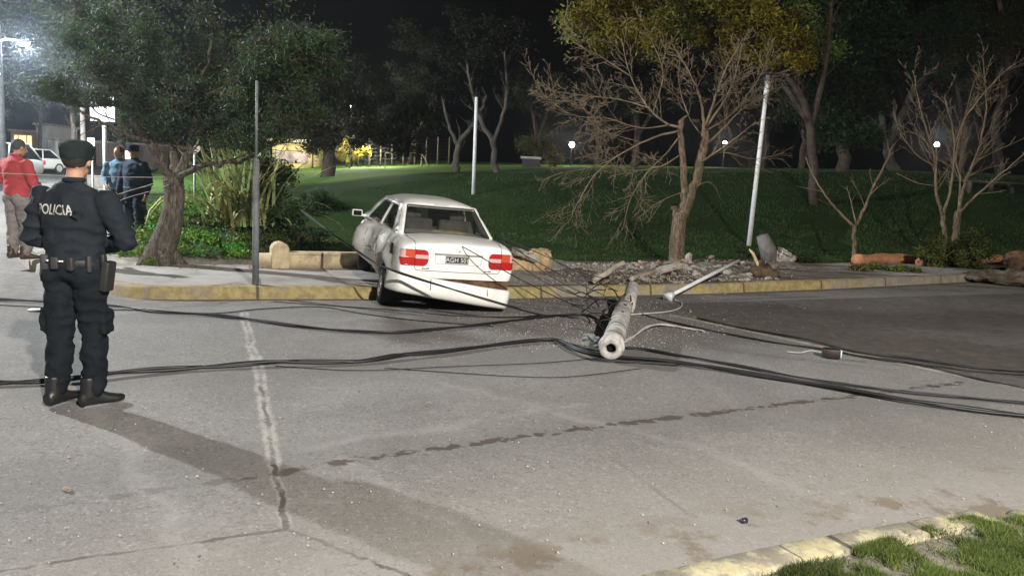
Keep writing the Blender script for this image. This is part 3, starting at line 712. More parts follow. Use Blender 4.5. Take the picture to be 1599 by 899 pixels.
    for x in (-0.34, 0.34):
        mb = MB(); mb.box((x, 1.32, 0.98), (0.29, 0.07, 0.14), Matrix.Rotation(R(-12), 3, 'X')); mb.box((x, 1.36, 1.17), (0.12, 0.04, 0.06))
        bv = baked(mb.mesh(), [('BEVEL', dict(width=0.03, segments=3))]); link('rear_seat', bv, M['seat'], car)
        mb = MB(); mb.box((x, 2.12, 1.02), (0.24, 0.06, 0.2), Matrix.Rotation(R(-12), 3, 'X')); mb.box((x, 2.17, 1.27), (0.11, 0.04, 0.06))
        bv = baked(mb.mesh(), [('BEVEL', dict(width=0.03, segments=3))]); link('front_seat', bv, M['seat'], car)
    mb = MB(); mb.ell([(0.1, 0.95, 0.95, 0.28, 0.10), (0.1, 0.95, 0.99, 0.26, 0.09), (0.08, 0.97, 1.01, 0.1, 0.05)], 14); mb.build('cloth_on_shelf', M['beige'], car)
    # ---- tail lights (wrap round the corner)
    for s in (-1, 1):
        e = empty('tail_light'); e.parent = car
        def q(x0, x1, z0, z1): return [(s*x0, 0, z0), (s*x1, 0, z0), (s*x1, 0, z1), (s*x0, 0, z1)]
        out = 0.775
        def lens(nm, x0, x1, z0, z1, mt, off, cut=0.25):
            # rounded ends: rows narrow near the top and the bottom
            V = []; m = 8; n = 20
            zc = 0.725; hh = 0.105
            for j in range(m+1):
                z = lerp(z0, z1, j/m); a = min(1, abs((z-zc)/hh)); ins = 0.06*(1-math.sqrt(max(0, 1-a**2.6)))
                for i in range(n+1):
                    xx0 = x0+(ins if abs(x0-0.42) < 0.01 else 0); xx1 = x1-(ins*0.5 if x1 > 0.77 else 0)
                    V.append((s*lerp(xx0, xx1, i/n), 0, z))
            V2 = project(bvh, V, (0, 1, 0), off); w = n+1; F = [(j*w+i, j*w+i+1, (j+1)*w+i+1, (j+1)*w+i) for j in range(m) for i in range(n)]
            edge = list(range(w))+[j*w+w-1 for j in range(1, m+1)]+[m*w+i for i in range(w-2, -1, -1)]+[j*w for j in range(m-1, 0, -1)]
            b = len(V2); V2 += [V2[i]+Vector((0, off+0.012, 0)) for i in edge]; ne = len(edge)
            F += [(edge[i], edge[(i+1) % ne], b+(i+1) % ne, b+i) for i in range(ne)]
            mb = MB(); mb.add(V2, F); mb.build(nm, mt, e)
        lens('red_lens', 0.42, 0.60, 0.62, 0.712, M['lamp_red'], 0.020); lens('red_lens', 0.604, 0.80, 0.62, 0.720, M['lamp_red'], 0.020)
        lens('clear_lens', 0.42, 0.60, 0.712, 0.765, M['lamp_clear'], 0.018); lens('red_lens', 0.42, 0.60, 0.765, 0.83, M['lamp_red'], 0.020)
        lens('indicator_lens', 0.604, 0.73, 0.720, 0.83, M['lamp_orange'], 0.019); lens('clear_lens', 0.73, 0.80, 0.720, 0.825, M['lamp_clear'], 0.018)
    # ---- boot lid lines, plate, handle strip
    zb = 0.555
    seams(bvh, [[(-0.60, 0, 0.93), (-0.602, 0, 0.80), (-0.602, 0, 0.60), (-0.57, 0, zb)], [(0.60, 0, 0.93), (0.602, 0, 0.80), (0.602, 0, 0.60), (0.57, 0, zb)], [(-0.57, 0, zb), (0, 0, zb-0.005), (0.57, 0, zb)]], (0, 1, 0), car, 'boot_seam', M['seam'])
    seams(bvh, [[(-0.60, 0.06, 1.2), (-0.635, 0.35, 1.2), (-0.62, 0.56, 1.2)], [(0.60, 0.06, 1.2), (0.635, 0.35, 1.2), (0.62, 0.56, 1.2)]], (0, 0, -1), car, 'boot_seam', M['seam'])
    decal(bvh, [(-0.33, 0, 0.775), (0.33, 0, 0.775), (0.34, 0, 0.795), (-0.34, 0, 0.795)], (0, 1, 0), 8, 0.014, simple('strip_grey', (0.28, 0.27, 0.24), 0.5, 0.4), 'handle_strip', car)
    seams(bvh, [[(-0.33, 0, 0.77), (-0.31, 0, 0.655), (0.31, 0, 0.655), (0.33, 0, 0.77)]], (0, 1, 0), car, 'plate_recess_edge', simple('edge_soft', (0.45, 0.44, 0.41), 0.6), 0.004)
    mb = MB(); mb.tube([(0.0, -0.012, 0.835), (0.0, 0.02, 0.835)], 0.013, 12); mb.build('boot_lock', M['alloy'], car)
    pl = decal(bvh, [(-0.19, 0, 0.668), (0.14, 0, 0.668), (0.14, 0, 0.765), (-0.19, 0, 0.765)], (0, 1, 0), 6, 0.016, NT('plate_white').done((0.62, 0.61, 0.58), 0.5), 'number_plate', car)
    pb = decal(bvh, [(-0.18, 0, 0.676), (0.13, 0, 0.676), (0.13, 0, 0.757), (-0.18, 0, 0.757)], (0, 1, 0), 6, 0.019, NT('plate_black').done((0.025, 0.025, 0.025), 0.5), 'plate_field', pl)
    cu = bpy.data.curves.new('t', 'FONT'); cu.body = 'AGH 501'; cu.size = 0.082; cu.extrude = 0.001; cu.align_x = 'CENTER'; cu.align_y = 'CENTER'; cu.space_character = 1.02
    to = bpy.data.objects.new('t', cu); COL.objects.link(to); dg = bpy.context.evaluated_depsgraph_get(); dg.update(); tm = bpy.data.meshes.new_from_object(to.evaluated_get(dg)); bpy.data.objects.remove(to)
    t = link('plate_letters', tm, NT('letters').done((0.7, 0.7, 0.68), 0.5), pl, smooth=False)
    tm.transform(Matrix.Translation((-0.025, -0.027, 0.716)) @ Matrix.Rotation(R(90), 4, 'X'))
    # tiny model badges as plain plates
    for bx in (-0.45, 0.42): mb = MB(); mb.box((bx, -0.012, 0.588), (0.048, 0.003, 0.007)); mb.build('badge', M['alloy'], car)
    # ---- side detail, left and right
    for s in (-1, 1):
        ax = (-s, 0, 0); L = [[(s, 1.36, 0.30), (s, 1.33, 0.60), (s, 1.22, 0.75), (s, 1.15, 0.90)], [(s, 2.17, 0.25), (s, 2.15, 0.90)], [(s, 3.10, 0.25), (s, 3.12, 0.6), (s, 3.05, 0.88)], [(s, 1.36, 0.27), (s, 3.1, 0.27)]]
        seams(bvh, L, ax, car, 'door_seam', M['seam'])
        decal(bvh, [(s, 1.45, 0.755), (s, 1.62, 0.755), (s, 1.62, 0.79), (s, 1.45, 0.79)], ax, 4, 0.02, M['car_white'], 'door_handle', car)
        decal(bvh, [(s, 1.4, 0.50), (s, 3.05, 0.50), (s, 3.05, 0.55), (s, 1.4, 0.55)], ax, 6, 0.012, M['car_white'], 'side_moulding', car)
    decal(bvh, [(-1, 0.36, 0.70), (-1, 0.48, 0.70), (-1, 0.48, 0.84), (-1, 0.40, 0.84)], (1, 0, 0), 4, 0.004, M['trim'], 'torn_panel_gap', car)
    # mirrors
    for s, dz in ((-1, 0.0), (1, 0)):
        mb = MB(); c = (s*0.88, 2.92, 0.985+dz); mb.box(c, (0.085, 0.035, 0.055)); mb.box((s*0.78, 2.93, 0.95), (0.06, 0.025, 0.02))
        mm = baked(mb.mesh(), [('BEVEL', dict(width=0.02, segments=3))]); mi = link('wing_mirror', mm, M['car_white'], car)
        mb = MB(); mb.box((c[0], c[1]-0.037, c[2]), (0.066, 0.003, 0.04)); mb.build('mirror_glass', M['glass_dark'], mi)
    # wheels: rear left leans out, crushed
    wheel(car, (-0.77, 0.80, 0.215), rot=(0, R(4), R(-7)), side=-1); wheel(car, (0.75, 0.95, 0.30), side=1); wheel(car, (-0.62, 3.28, 0.28), rot=(0, 0, R(-18)), side=-1); wheel(car, (0.75, 3.42, 0.30), side=1)
    # rusty panel and crumpled bar exposed behind the bumper
    mb = MB(); V = []; n = 40
    for j in range(9):
        for i in range(n+1):
            x = lerp(-0.70, 0.76, i/n); z = lerp(0.24, 0.53, j/8); V.append((x, 0.05+0.03*noise.noise(Vector((x*6, z*9, 0)))+0.02*noise.noise(Vector((x*19, z*22, 4))), z))
    mb.add(V, [(j*(n+1)+i, j*(n+1)+i+1, (j+1)*(n+1)+i+1, (j+1)*(n+1)+i) for j in range(8) for i in range(n)]); mb.build('rusty_rear_panel', M['rust'], car)['label'] = 'rusty torn panel bared behind the hanging bumper'
    # hanging bumper
    mb = MB(); rings = []; n = 30
    for i in range(n+1):
        s = i/n; x = lerp(-0.86, 0.86, s); e = abs(2*s-1); yb = 0.30*ss(0.80, 1.0, e)**1.5+0.05*e*e
        x2 = math.copysign(min(abs(x), 0.83), x)
        sag = -0.01*math.sin(s*math.pi)
        prof = [(0.04, 0.15), (-0.035, 0.14), (-0.055, 0.10), (-0.06, 0.02), (-0.045, -0.035), (-0.04, -0.10), (-0.02, -0.135), (0.05, -0.15), (0.06, -0.12), (0.0, -0.09), (0.0, 0.10), (0.04, 0.12)]
        rings.append([(x2, yb+a, b+sag+0.006*noise.noise(Vector((x*4, b*6, 0)))) for a, b in prof])
    mb.loft(rings); bp = link('rear_bumper', baked(mb.mesh(), [('SUBSURF', dict(levels=1, render_levels=1))]), M['bumper_white'], car)
    bp.location = (-0.05, -0.11, 0.31); bp.rotation_euler = (R(-4), R(7.0), R(-1)); bp.scale = (1.06, 1, 0.92)
    bp['label'] = 'white rear bumper hanging loose, lower on the right'
    for cp_ in ([(-0.35, -0.062, 0.13), (-0.34, -0.075, 0.05), (-0.33, -0.058, -0.03)], [(0.4, -0.064, 0.12), (0.42, -0.07, 0.02)]): mb = MB(); mb.tube(cp_, 0.003, 5); mb.build('bumper_crack', M['seam'], bp)
    # dark underbody
    mb = MB(); mb.box((0, 1.2, 0.25), (0.62, 1.05, 0.05)); mb.tube([(0.35, 0.1, 0.22), (0.35, 0.6, 0.22)], 0.07, 12); mb.build('underbody', M['trim'], car)
    car.location = CARP; car.rotation_euler = CARR; car.scale = (SC, SC, SC)
CP = G(700, 487); SC = 0.905; CARP = Vector((-0.770*SC, 10.246*SC, CAMZ+SC*(-0.168-CAMZ))); CARR = Euler((R(2.63), R(2.48), R(21.5)), 'XYZ')
crashed_car()
# =================================================================== PEOPLE
def cap_(mb, a, b, ra, rb, n=12):
    a = Vector(a); b = Vector(b); mb.tube([a, a.lerp(b, 0.33), a.lerp(b, 0.66), b], [ra, lerp(ra, rb, 0.33), lerp(ra, rb, 0.66), rb], n); mb.sphere(a, ra, 12, 8); mb.sphere(b, rb, 12, 8)
def chain(mb, pts, rad, n=12):
    for (a, b, ra, rb) in zip(pts, pts[1:], rad, rad[1:]): cap_(mb, a, b, ra, rb, n)
def organic(mb, voxel=0.012, smooth=4, folds=0.0, fscale=6.0, seed=0, name='cloth', fine=0.0):
    me = baked(mb.mesh(), [('REMESH', dict(mode='VOXEL', voxel_size=voxel)), ('SMOOTH', dict(iterations=smooth, factor=0.5))], name)
    if folds:
        for v in me.vertices:
            p = v.co; n_ = v.normal
            d = noise.noise(Vector((p.x*fscale+seed, p.y*fscale, p.z*fscale*1.9)))
            d = (1-abs(d)*2.4)*folds + fine*noise.noise(Vector((p.x*30, p.y*30, p.z*42+seed)))
            v.co = p+n_*(d-folds*0.5)
    return me
def hand(mb, wrist, d, palm_n, side, s=1.0, curl=0.5):
    """palm, four bent fingers and a side thumb; d = direction of the hand, palm_n = palm facing"""
    w = Vector(wrist); d = Vector(d).normalized(); pn = Vector(palm_n); pn = (pn-d*pn.dot(d)).normalized(); x = d.cross(pn)*side
    for t in (-0.03, -0.01, 0.01, 0.03):
        mb.tube([w+x*t*0.6*s, w+d*0.045*s+x*t*s, w+d*0.092*s+x*t*s], [0.014*s, 0.015*s, 0.011*s], 8)
    for i, (t, L) in enumerate(((-0.032, 0.062), (-0.011, 0.078), (0.011, 0.084), (0.032, 0.075))):
        b = w+d*0.09*s+x*t*s; a = curl*0.5; d1 = (d*math.cos(a)+pn*math.sin(a)); a2 = curl*1.5; d2 = (d*math.cos(a2)+pn*math.sin(a2))
        p1 = b+d1*L*0.5*s; p2 = p1+d2*L*0.5*s; chain(mb, [b-d*0.01*s, p1, p2], [0.0095*s, 0.0085*s, 0.0072*s], 8)
    b = w+d*0.03*s+x*0.028*s; p1 = b+(d*0.6+x*0.75+pn*0.25).normalized()*0.036*s; p2 = p1+(d*0.9+x*0.2+pn*0.4).normalized()*0.03*s
    chain(mb, [b, p1, p2], [0.013*s, 0.0105*s, 0.0085*s], 8)
def head(mb, c, yaw=0, s=1.0, tilt=0):
    Rm = Matrix.Rotation(yaw, 3, 'Z') @ Matrix.Rotation(tilt, 3, 'X'); c = Vector(c)
    def at(x, y, z): return c+Rm @ (Vector((x, y, z))*s)
    tmp = MB()
    tmp.sphere((0, -0.012, 0.02), (0.077, 0.094, 0.098), 20, 14); tmp.sphere((0, 0.018, -0.045), (0.058, 0.070, 0.070), 18, 12); tmp.sphere((0, 0.050, -0.095), (0.028, 0.026, 0.020), 10, 8)
    tmp.tube([(0, 0.088, 0.015), (0, 0.103, -0.012), (0, 0.112, -0.034)], [0.008, 0.012, 0.015], 8); tmp.sphere((0, 0.108, -0.036), (0.017, 0.012, 0.011), 8, 6)
    tmp.tube([(-0.035, 0.074, 0.032), (0, 0.088, 0.030), (0.035, 0.074, 0.032)], 0.010, 8)
    tmp.tube([(-0.022, 0.082, -0.064), (0, 0.091, -0.062), (0.022, 0.082, -0.064)], 0.008, 8)
    for sx in (-1, 1):
        tmp.sphere((sx*0.080, -0.008, -0.005), (0.010, 0.018, 0.030), 8, 8); tmp.sphere((sx*0.030, 0.078, 0.006), (0.012, 0.008, 0.008), 8, 6)
    mb.add([at(*v) for v in tmp.v], tmp.f)
SK = simple('skin', (0.42, 0.24, 0.16), 0.6, 0.3, var=0.08)
def person(label, loc, yaw, height, jacket_c, trouser_c, pose, headwear=None, hair=(0.03, 0.025, 0.02), bulk=1.0, vest=None, shoe=(0.012, 0.012, 0.012), cat='person', group=None, headyaw=0.0, gear=False, jfold=0.010):
    s = height/1.75; q_ = 1.0 if gear and loc[1] < 8 else 1.35; e = empty('person', loc, (0, 0, yaw)); tag(e, label, cat, group)
    V = Vector
    L = pose
    # --- body with head, neck and hands
    mb = MB(); hc = L.get('head', (0, 0.03, 1.635)); head(mb, hc, headyaw, 1.0, L.get('tilt', 0))
    cap_(mb, (0, 0.0, 1.44), (hc[0], hc[1]-0.02, hc[2]-0.06), 0.058, 0.054)
    mb.ell([(0, 0, 0.95, 0.15, 0.10), (0, 0, 1.1, 0.14, 0.10), (0, 0, 1.3, 0.17, 0.11), (0, 0, 1.42, 0.15, 0.09), (0, 0, 1.47, 0.07, 0.06)], 16)
    for sd in ('l', 'r'):
        sh, el, wr = [V(q) for q in L['arm_'+sd]]; chain(mb, [sh, el, wr], [0.05, 0.042, 0.028])
        hd = (wr-el).normalized(); hand(mb, wr, L.get('hd_'+sd, hd), L.get('hn_'+sd, (0, 0, -1)), 1 if sd == 'l' else -1, 1.0, L.get('curl', 0.6))
        hp, kn, an = [V(q) for q in L['leg_'+sd]]; chain(mb, [hp, kn, an], [0.075, 0.052, 0.04])
    me = organic(mb, 0.008*q_, 3, name='body'); body = link('body', me, SK, e)
    # --- trousers
    mb = MB(); b = bulk
    mb.ell([(0, -0.005, 0.86, 0.165*b, 0.12*b), (0, -0.005, 0.95, 0.172*b, 0.125*b), (0, 0, 1.06, 0.16*b, 0.11*b)], 18)
    for sd in ('l', 'r'):
        hp, kn, an = [V(q) for q in L['leg_'+sd]]; sx = -1 if sd == 'l' else 1
        chain(mb, [hp, hp.lerp(kn, 0.5), kn+V((0, 0.0, 0)), kn.lerp(an, 0.5), an+V((0, -0.0, 0.03))], [0.105*b, 0.098*b, 0.082*b, 0.080*b, 0.070*b], 14)
        mb.sphere(hp+V((0, -0.05, 0.0)), (0.09*b, 0.09*b, 0.10), 12, 8)
        if gear: mb.box(hp.lerp(kn, 0.75)+V((sx*0.095*b, 0, 0)), (0.018, 0.06, 0.08))
    me = organic(mb, 0.012*q_, 4, 0.014, 7.0, 3, 'trousers', 0.006); link('trousers', me, simple('trouser_cloth', trouser_c, 0.9, 0.15, var=0.25, bump=0.4, bscale=60, bd=0.004), e)
    # --- jacket with sleeves
    mb = MB()
    mb.ell([(0, 0, L.get('hem', 0.92), 0.185*b, 0.135*b), (0, 0, 1.0, 0.19*b, 0.14*b), (0, 0.005, 1.12, 0.185*b, 0.135*b), (0, 0, 1.25, 0.20*b, 0.14*b), (0, -0.005, 1.36, 0.205*b, 0.135*b), (0, -0.005, 1.43, 0.18*b, 0.115*b), (0, -0.005, 1.475, 0.11*b, 0.085), (0, 0, 1.51, 0.072, 0.07)], 22)
    for sd in ('l', 'r'):
        sh, el, wr = [V(q) for q in L['arm_'+sd]]; chain(mb, [sh, sh.lerp(el, 0.5), el, el.lerp(wr, 0.55), wr-(wr-el).normalized()*0.015], [0.078*b, 0.074*b, 0.066*b, 0.058*b, 0.046*b], 12)
    me = organic(mb, 0.012*q_, 4, jfold, 6.0, 9, 'jacket', 0.004); jk = link('jacket', me, simple('jacket_cloth', jacket_c, 0.85, 0.2, var=0.2, bump=0.3, bscale=50, bd=0.004), e)
    mb = MB(); rr = [(0.076, 0.074, 1.495), (0.072, 0.070, 1.53), (0.066, 0.064, 1.54)]
    mb.ell([(hc[0]*0.5, 0.0, z, rx, ry) for rx, ry, z in rr], 18); link('collar', baked(mb.mesh(), [('SUBSURF', dict(levels=2, render_levels=2))]), jk.data.materials[0], jk)
    # --- shoes
    for sd in ('l', 'r'):
        an = V(L['leg_'+sd][2]); ty = L.get('toe_'+sd, 0.0); Rm = Matrix.Rotation(ty, 3, 'Z'); tmp = MB(); n = 14
        rings = []
        for y, w, h, z0 in ((-0.10, 0.030, 0.05, 0.035), (-0.085, 0.042, 0.10, 0.0), (-0.04, 0.046, 0.13, 0.0), (0.02, 0.045, 0.115, 0.0), (0.08, 0.050, 0.075, 0.0), (0.14, 0.050, 0.058, 0.0), (0.175, 0.038, 0.048, 0.004), (0.19, 0.02, 0.034, 0.012)):
            rings.append([(w*math.cos(2*math.pi*q/n), y, z0+h/2+(h/2)*(math.copysign(abs(math.sin(2*math.pi*q/n))**0.7, math.sin(2*math.pi*q/n)))) for q in range(n)])
        tmp.loft(rings); tmp.tube([(0, -0.035, 0.06), (0, -0.03, 0.20)], [0.056, 0.056], 12)
        mb = MB(); mb.add([Rm @ V(v)+V((an.x, an.y, an.z-0.09)) for v in tmp.v], tmp.f)
        link('boot', organic(mb, 0.010*q_, 2, name='boot'), simple('leather', shoe, 0.45, 0.5), e)
    # --- hair / cap
    Rm = Matrix.Rotation(headyaw, 3, 'Z') @ Matrix.Rotation(L.get('tilt', 0), 3, 'X'); c = V(hc)
    if hair is not None:
        tmp = MB(); tmp.sphere((0, -0.022, 0.032), (0.084, 0.098, 0.096), 20, 14)
        mb = MB(); mb.add([c+Rm @ V(v) for v in tmp.v if True], tmp.f)
        me = mb.mesh(); bm = bmesh.new(); bm.from_mesh(me)
        bad = [v for v in bm.verts if (Rm.transposed() @ (v.co-c)).y > 0.045 and (Rm.transposed() @ (v.co-c)).z < 0.075 or (Rm.transposed() @ (v.co-c)).z < -0.045]
        bmesh.ops.delete(bm, geom=bad, context='VERTS'); bm.to_mesh(me); bm.free()
        for v in me.vertices: v.co += (v.co-c).normalized()*0.006*noise.noise(v.co*40)
        link('hair', me, simple('hair', hair, 0.8, 0.3, var=0.4, bump=0.8, bscale=90, bd=0.01), body)
    if headwear:
        tmp = MB()
        if headwear[0] == 'cap':
            tmp.ell([(0, -0.012, 0.005, 0.086, 0.104), (0, -0.012, 0.04, 0.092, 0.112), (0, -0.012, 0.085, 0.100, 0.119), (0, -0.012, 0.115, 0.096, 0.114), (0, -0.01, 0.132, 0.07, 0.085), (0, -0.01, 0.138, 0.02, 0.03)], 24)
            tmp.ell([(0, 0.085, 0.012, 0.068, 0.065), (0, 0.09, 0.018, 0.07, 0.068)], 18)
        elif headwear[0] == 'beanie':
            tmp.ell([(0, -0.012, 0.0, 0.084, 0.102), (0, -0.012, 0.05, 0.088, 0.105), (0, -0.012, 0.09, 0.08, 0.095), (0, -0.012, 0.125, 0.045, 0.055)], 20)
        mb = MB(); mb.add([c+Rm @ V(v) for v in tmp.v], tmp.f)
        link('cap', organic(mb, 0.006, 2, 0.004, 10, 2, 'cap'), simple('cap_cloth', headwear[1], 0.9, 0.15, var=0.3), body)
    if gear:
        mb = MB(); mb.ell([(0, 0, 0.965, 0.192*b, 0.142*b), (0, 0, 1.01, 0.192*b, 0.142*b)], 28); link('duty_belt', baked(mb.mesh(), [('BEVEL', dict(width=0.006))]), simple('belt', (0.02, 0.02, 0.02), 0.6, 0.4), e)
        for x, y, h in ((-0.12, -0.125, 0.05), (-0.04, -0.145, 0.04), (0.06, -0.145, 0.045), (0.15, -0.10, 0.055)):
            mb = MB(); mb.box((x*b, y*b, 0.985), (0.024, 0.014, h), Matrix.Rotation(-x*4, 3, 'Z')); link('pouch', baked(mb.mesh(), [('BEVEL', dict(width=0.008, segments=2))]), M['belt'] if 'belt' in M else simple('pouch', (0.03, 0.03, 0.032), 0.6, 0.4), e)
        for x, y in ((-0.085, -0.152), (0.0, -0.160), (0.015, -0.158)):
            mb = MB(); mb.box((x*b, y*b, 1.0), (0.010, 0.003, 0.006)); mb.build('buckle', NT('buckle').done((0.75, 0.75, 0.75), 0.3, 0.6, 0.6), e)
        mb = MB(); mb.box((0.225*b, -0.02, 0.90), (0.028, 0.05, 0.10), Matrix.Rotation(R(8), 3, 'Y')); mb.box((0.215*b, -0.045, 1.01), (0.016, 0.02, 0.04)); link('holster', baked(mb.mesh(), [('BEVEL', dict(width=0.012, segments=3))]), simple('holster', (0.02, 0.02, 0.02), 0.5, 0.4), e)
    e.scale = (s, s, s); return e, jk
# officer in the foreground, back to the camera, hands clasped in front
pose1 = dict(head=(0.015, 0.03, 1.64), arm_l=[(-0.215, 0, 1.395), (-0.315, 0.03, 1.13), (-0.07, 0.21, 1.07)], arm_r=[(0.215, 0, 1.395), (0.335, 0.04, 1.14), (0.07, 0.21, 1.07)], hd_l=(0.8, 0.5, 0), hd_r=(-0.8, 0.5, 0), hn_l=(0, -1, 0), hn_r=(0, -1, 0),
             leg_l=[(-0.10, 0, 0.90), (-0.112, 0.0, 0.49), (-0.125, -0.03, 0.10)], leg_r=[(0.10, 0, 0.90), (0.105, 0.02, 0.49), (0.112, 0.0, 0.10)], toe_l=R(-10), toe_r=R(-42), curl=0.9)
O1 = G(128, 632); O1.x -= 0.02
off1, jk1 = person('police officer in dark uniform and cap standing on the road with back to the camera', (O1.x, O1.y, 0), R(-3), 1.73, (0.013, 0.017, 0.022), (0.008, 0.011, 0.014), pose1, ('cap', (0.014, 0.021, 0.020)), bulk=1.03, headyaw=R(6), jfold=0.018, gear=True)
# lettering on the back, wrapped onto the jacket
def wrap_text(txt, size, parent, bvh, cx, cz, mat, name, sxy=1.0):
    cu = bpy.data.curves.new('t', 'FONT'); cu.body = txt; cu.size = size; cu.align_x = 'CENTER'; cu.align_y = 'CENTER'; cu.offset = 0.0012; cu.resolution_u = 3
    to = bpy.data.objects.new('t', cu); COL.objects.link(to); dg = bpy.context.evaluated_depsgraph_get(); dg.update(); tm = bpy.data.meshes.new_from_object(to.evaluated_get(dg)); bpy.data.objects.remove(to)
    bm = bmesh.new(); bm.from_mesh(tm); bmesh.ops.subdivide_edges(bm, edges=[e for e in bm.edges if e.calc_length() > 0.01], cuts=2)
    for v in bm.verts:
        p = Vector((cx+v.co.x*sxy, -1, cz+v.co.y)); h = bvh.ray_cast(p, Vector((0, 1, 0)))
        ys = [q[0].y for q in (bvh.ray_cast(p+Vector((a_, 0, b_)), Vector((0, 1, 0))) for a_ in (-0.008, 0, 0.008) for b_ in (-0.008, 0, 0.008)) if q[0] is not None]
        y = min(sum(ys)/len(ys)-0.004, (h[0].y if h[0] is not None else 9)-0.0025) if ys else -0.15; v.co = Vector((p.x, y, p.z))
    bm.to_mesh(tm); bm.free(); return link(name, tm, mat, parent, smooth=False)
bm = bmesh.new(); bm.from_mesh(jk1.data); bv1 = BVHTree.FromBMesh(bm); bm.free()
wrap_text('POLICIA', 0.092, jk1, bv1, -0.045, 1.325, NT('letter_grey').done((0.42, 0.42, 0.39), 0.5), 'lettering', 0.72)
# second officer, on the sidewalk
pose2 = dict(head=(0.0, 0.03, 1.635), arm_l=[(-0.21, 0, 1.39), (-0.29, -0.03, 1.13), (-0.30, 0.06, 0.90)], arm_r=[(0.21, 0, 1.39), (0.30, -0.02, 1.14), (0.29, 0.08, 0.90)], hn_l=(1, 0, 0), hn_r=(-1, 0, 0),
             leg_l=[(-0.095, 0, 0.90), (-0.13, 0.05, 0.49), (-0.14, 0.02, 0.10)], leg_r=[(0.095, 0, 0.90), (0.12, 0.02, 0.49), (0.15, -0.06, 0.10)], toe_l=R(12), toe_r=R(-12), curl=0.7)
O2 = G(212, 378, 0.15)
person('police officer in dark navy uniform standing on the sidewalk beyond the leaning tree', (O2.x, O2.y, 0.146), R(165), 1.76, (0.018, 0.032, 0.055), (0.012, 0.018, 0.028), pose2, ('cap', (0.015, 0.02, 0.035)), bulk=1.12, headyaw=R(25), gear=True)
O3 = D(192, 372, O2.y+1.1)
pose3 = dict(pose2); pose3['arm_r'] = [(0.21, 0, 1.39), (0.27, 0.02, 1.13), (0.18, 0.20, 1.02)]
person('person in light blue top half hidden behind the navy uniformed officer', (O3.x+0.0, O2.y+1.0, 0.146), R(190), 1.74, (0.12, 0.21, 0.29), (0.03, 0.035, 0.05), pose3, None, bulk=0.98, headyaw=R(-20), hair=(0.06, 0.035, 0.02))
# man in red at the left edge
pose4 = dict(head=(0.0, 0.06, 1.62), tilt=R(-12), arm_l=[(-0.20, 0, 1.39), (-0.33, 0.03, 1.16), (-0.24, 0.22, 1.05)], arm_r=[(0.20, 0, 1.39), (0.30, 0.02, 1.14), (0.20, 0.22, 1.03)], hn_l=(1, 0, 0), hn_r=(-1, 0, 0),
             leg_l=[(-0.095, 0, 0.90), (-0.12, 0.02, 0.49), (-0.13, 0.0, 0.10)], leg_r=[(0.095, 0, 0.90), (0.11, 0.03, 0.49), (0.12, 0.02, 0.10)], toe_l=R(10), toe_r=R(-25), curl=0.7)
O4 = G(31, 405, 0.15)
person('man in red sweater and grey trousers standing by the corner kerb', (O4.x, O4.y, 0.15), R(-20), 1.71, (0.40, 0.055, 0.06), (0.21, 0.19, 0.18), pose4, None, bulk=1.1, headyaw=R(-10), hair=(0.06, 0.06, 0.06), shoe=(0.06, 0.035, 0.025), jfold=0.008)
# =================================================================== STREET FURNITURE
def vpole(name, label, cat, base, h, r0, r1, mat, lean=(0, 0), n=14):
    e = empty(name, base); tag(e, label, cat); mb = MB(); mb.tube([(0, 0, -0.1), (lean[0]*0.5, lean[1]*0.5, h*0.5), (lean[0], lean[1], h)], [r0, (r0+r1)/2, r1], n); mb.build('pole', mat, e); return e
# dark stepped post beside the kerb
b = G(399, 445, 0.146); e = empty('signpost', b); tag(e, 'tall thin dark steel post standing on the sidewalk beside the yellow kerb', 'post')
mb = MB(); mb.tube([(0, 0, -0.1), (0, 0, 1.58)], 0.042, 14); mb.build('lower_post', M['steel_dark'], e)
mb = MB(); mb.tube([(0, 0, 1.56), (0, 0, 1.60)], [0.046, 0.03], 14); mb.build('joint_collar', M['steel_dark'], e)
mb = MB(); mb.tube([(0, 0, 1.58), (0.005, 0, 2.55)], 0.017, 10); mb.build('upper_post', M['steel_dark'], e)
# white park lamp post with flat disc head (unlit)
b = GT(1169, 384); t = D(1192, 133, b.y+0.3)
e = empty('park_lamp', b); tag(e, 'tall white park lamp post with unlit flat disc head, leaning slightly right', 'lamp post'); hh = t.z-b.z; lx = t.x-b.x
mb = MB(); mb.tube([(0, 0, -0.2), (lx*0.5, 0, hh*0.5), (lx, 0, hh)], [0.060, 0.053, 0.045], 16); mb.build('pole', M['steel_white'], e)
mb = MB(); mb.tube([(lx*t_, 0, hh*t_+d) for t_, d in ((0.93, 0), (0.93, 0.02))]+[(lx, 0, hh+0.05)], [0.055, 0.06, 0.06], 14); mb.build('collar', M['steel_white'], e)
mb = MB(); mb.ell([(lx, 0, hh+0.05, 0.05, 0.05), (lx, 0, hh+0.14, 0.06, 0.06), (lx, 0, hh+0.20, 0.06, 0.06)], 14); mb.build('lamp_glass', simple('globe', (0.1, 0.1, 0.1), 0.3, 0.4), e)
mb = MB(); mb.ell([(lx, 0, hh+0.22, 0.26, 0.26), (lx, 0, hh+0.235, 0.25, 0.25), (lx, 0, hh+0.27, 0.08, 0.08)], 24); mb.build('disc_head', M['trim'], e)
for i in range(3):
    a = i*2.094; mb = MB(); mb.tube([(lx+0.055*math.cos(a), 0.055*math.sin(a), hh), (lx+0.16*math.cos(a), 0.16*math.sin(a), hh+0.225)], 0.008, 5); mb.build('bracket', M['steel_dark'], e)
# second pale pole further back
b = GT(739, 304); t = D(744, 152, b.y)
vpole('lamp_post', 'slim pale pole rising from the lawn behind the car roof', 'lamp post', b, t.z-b.z, 0.06, 0.05, M['steel_white'], (t.x-b.x, 0))
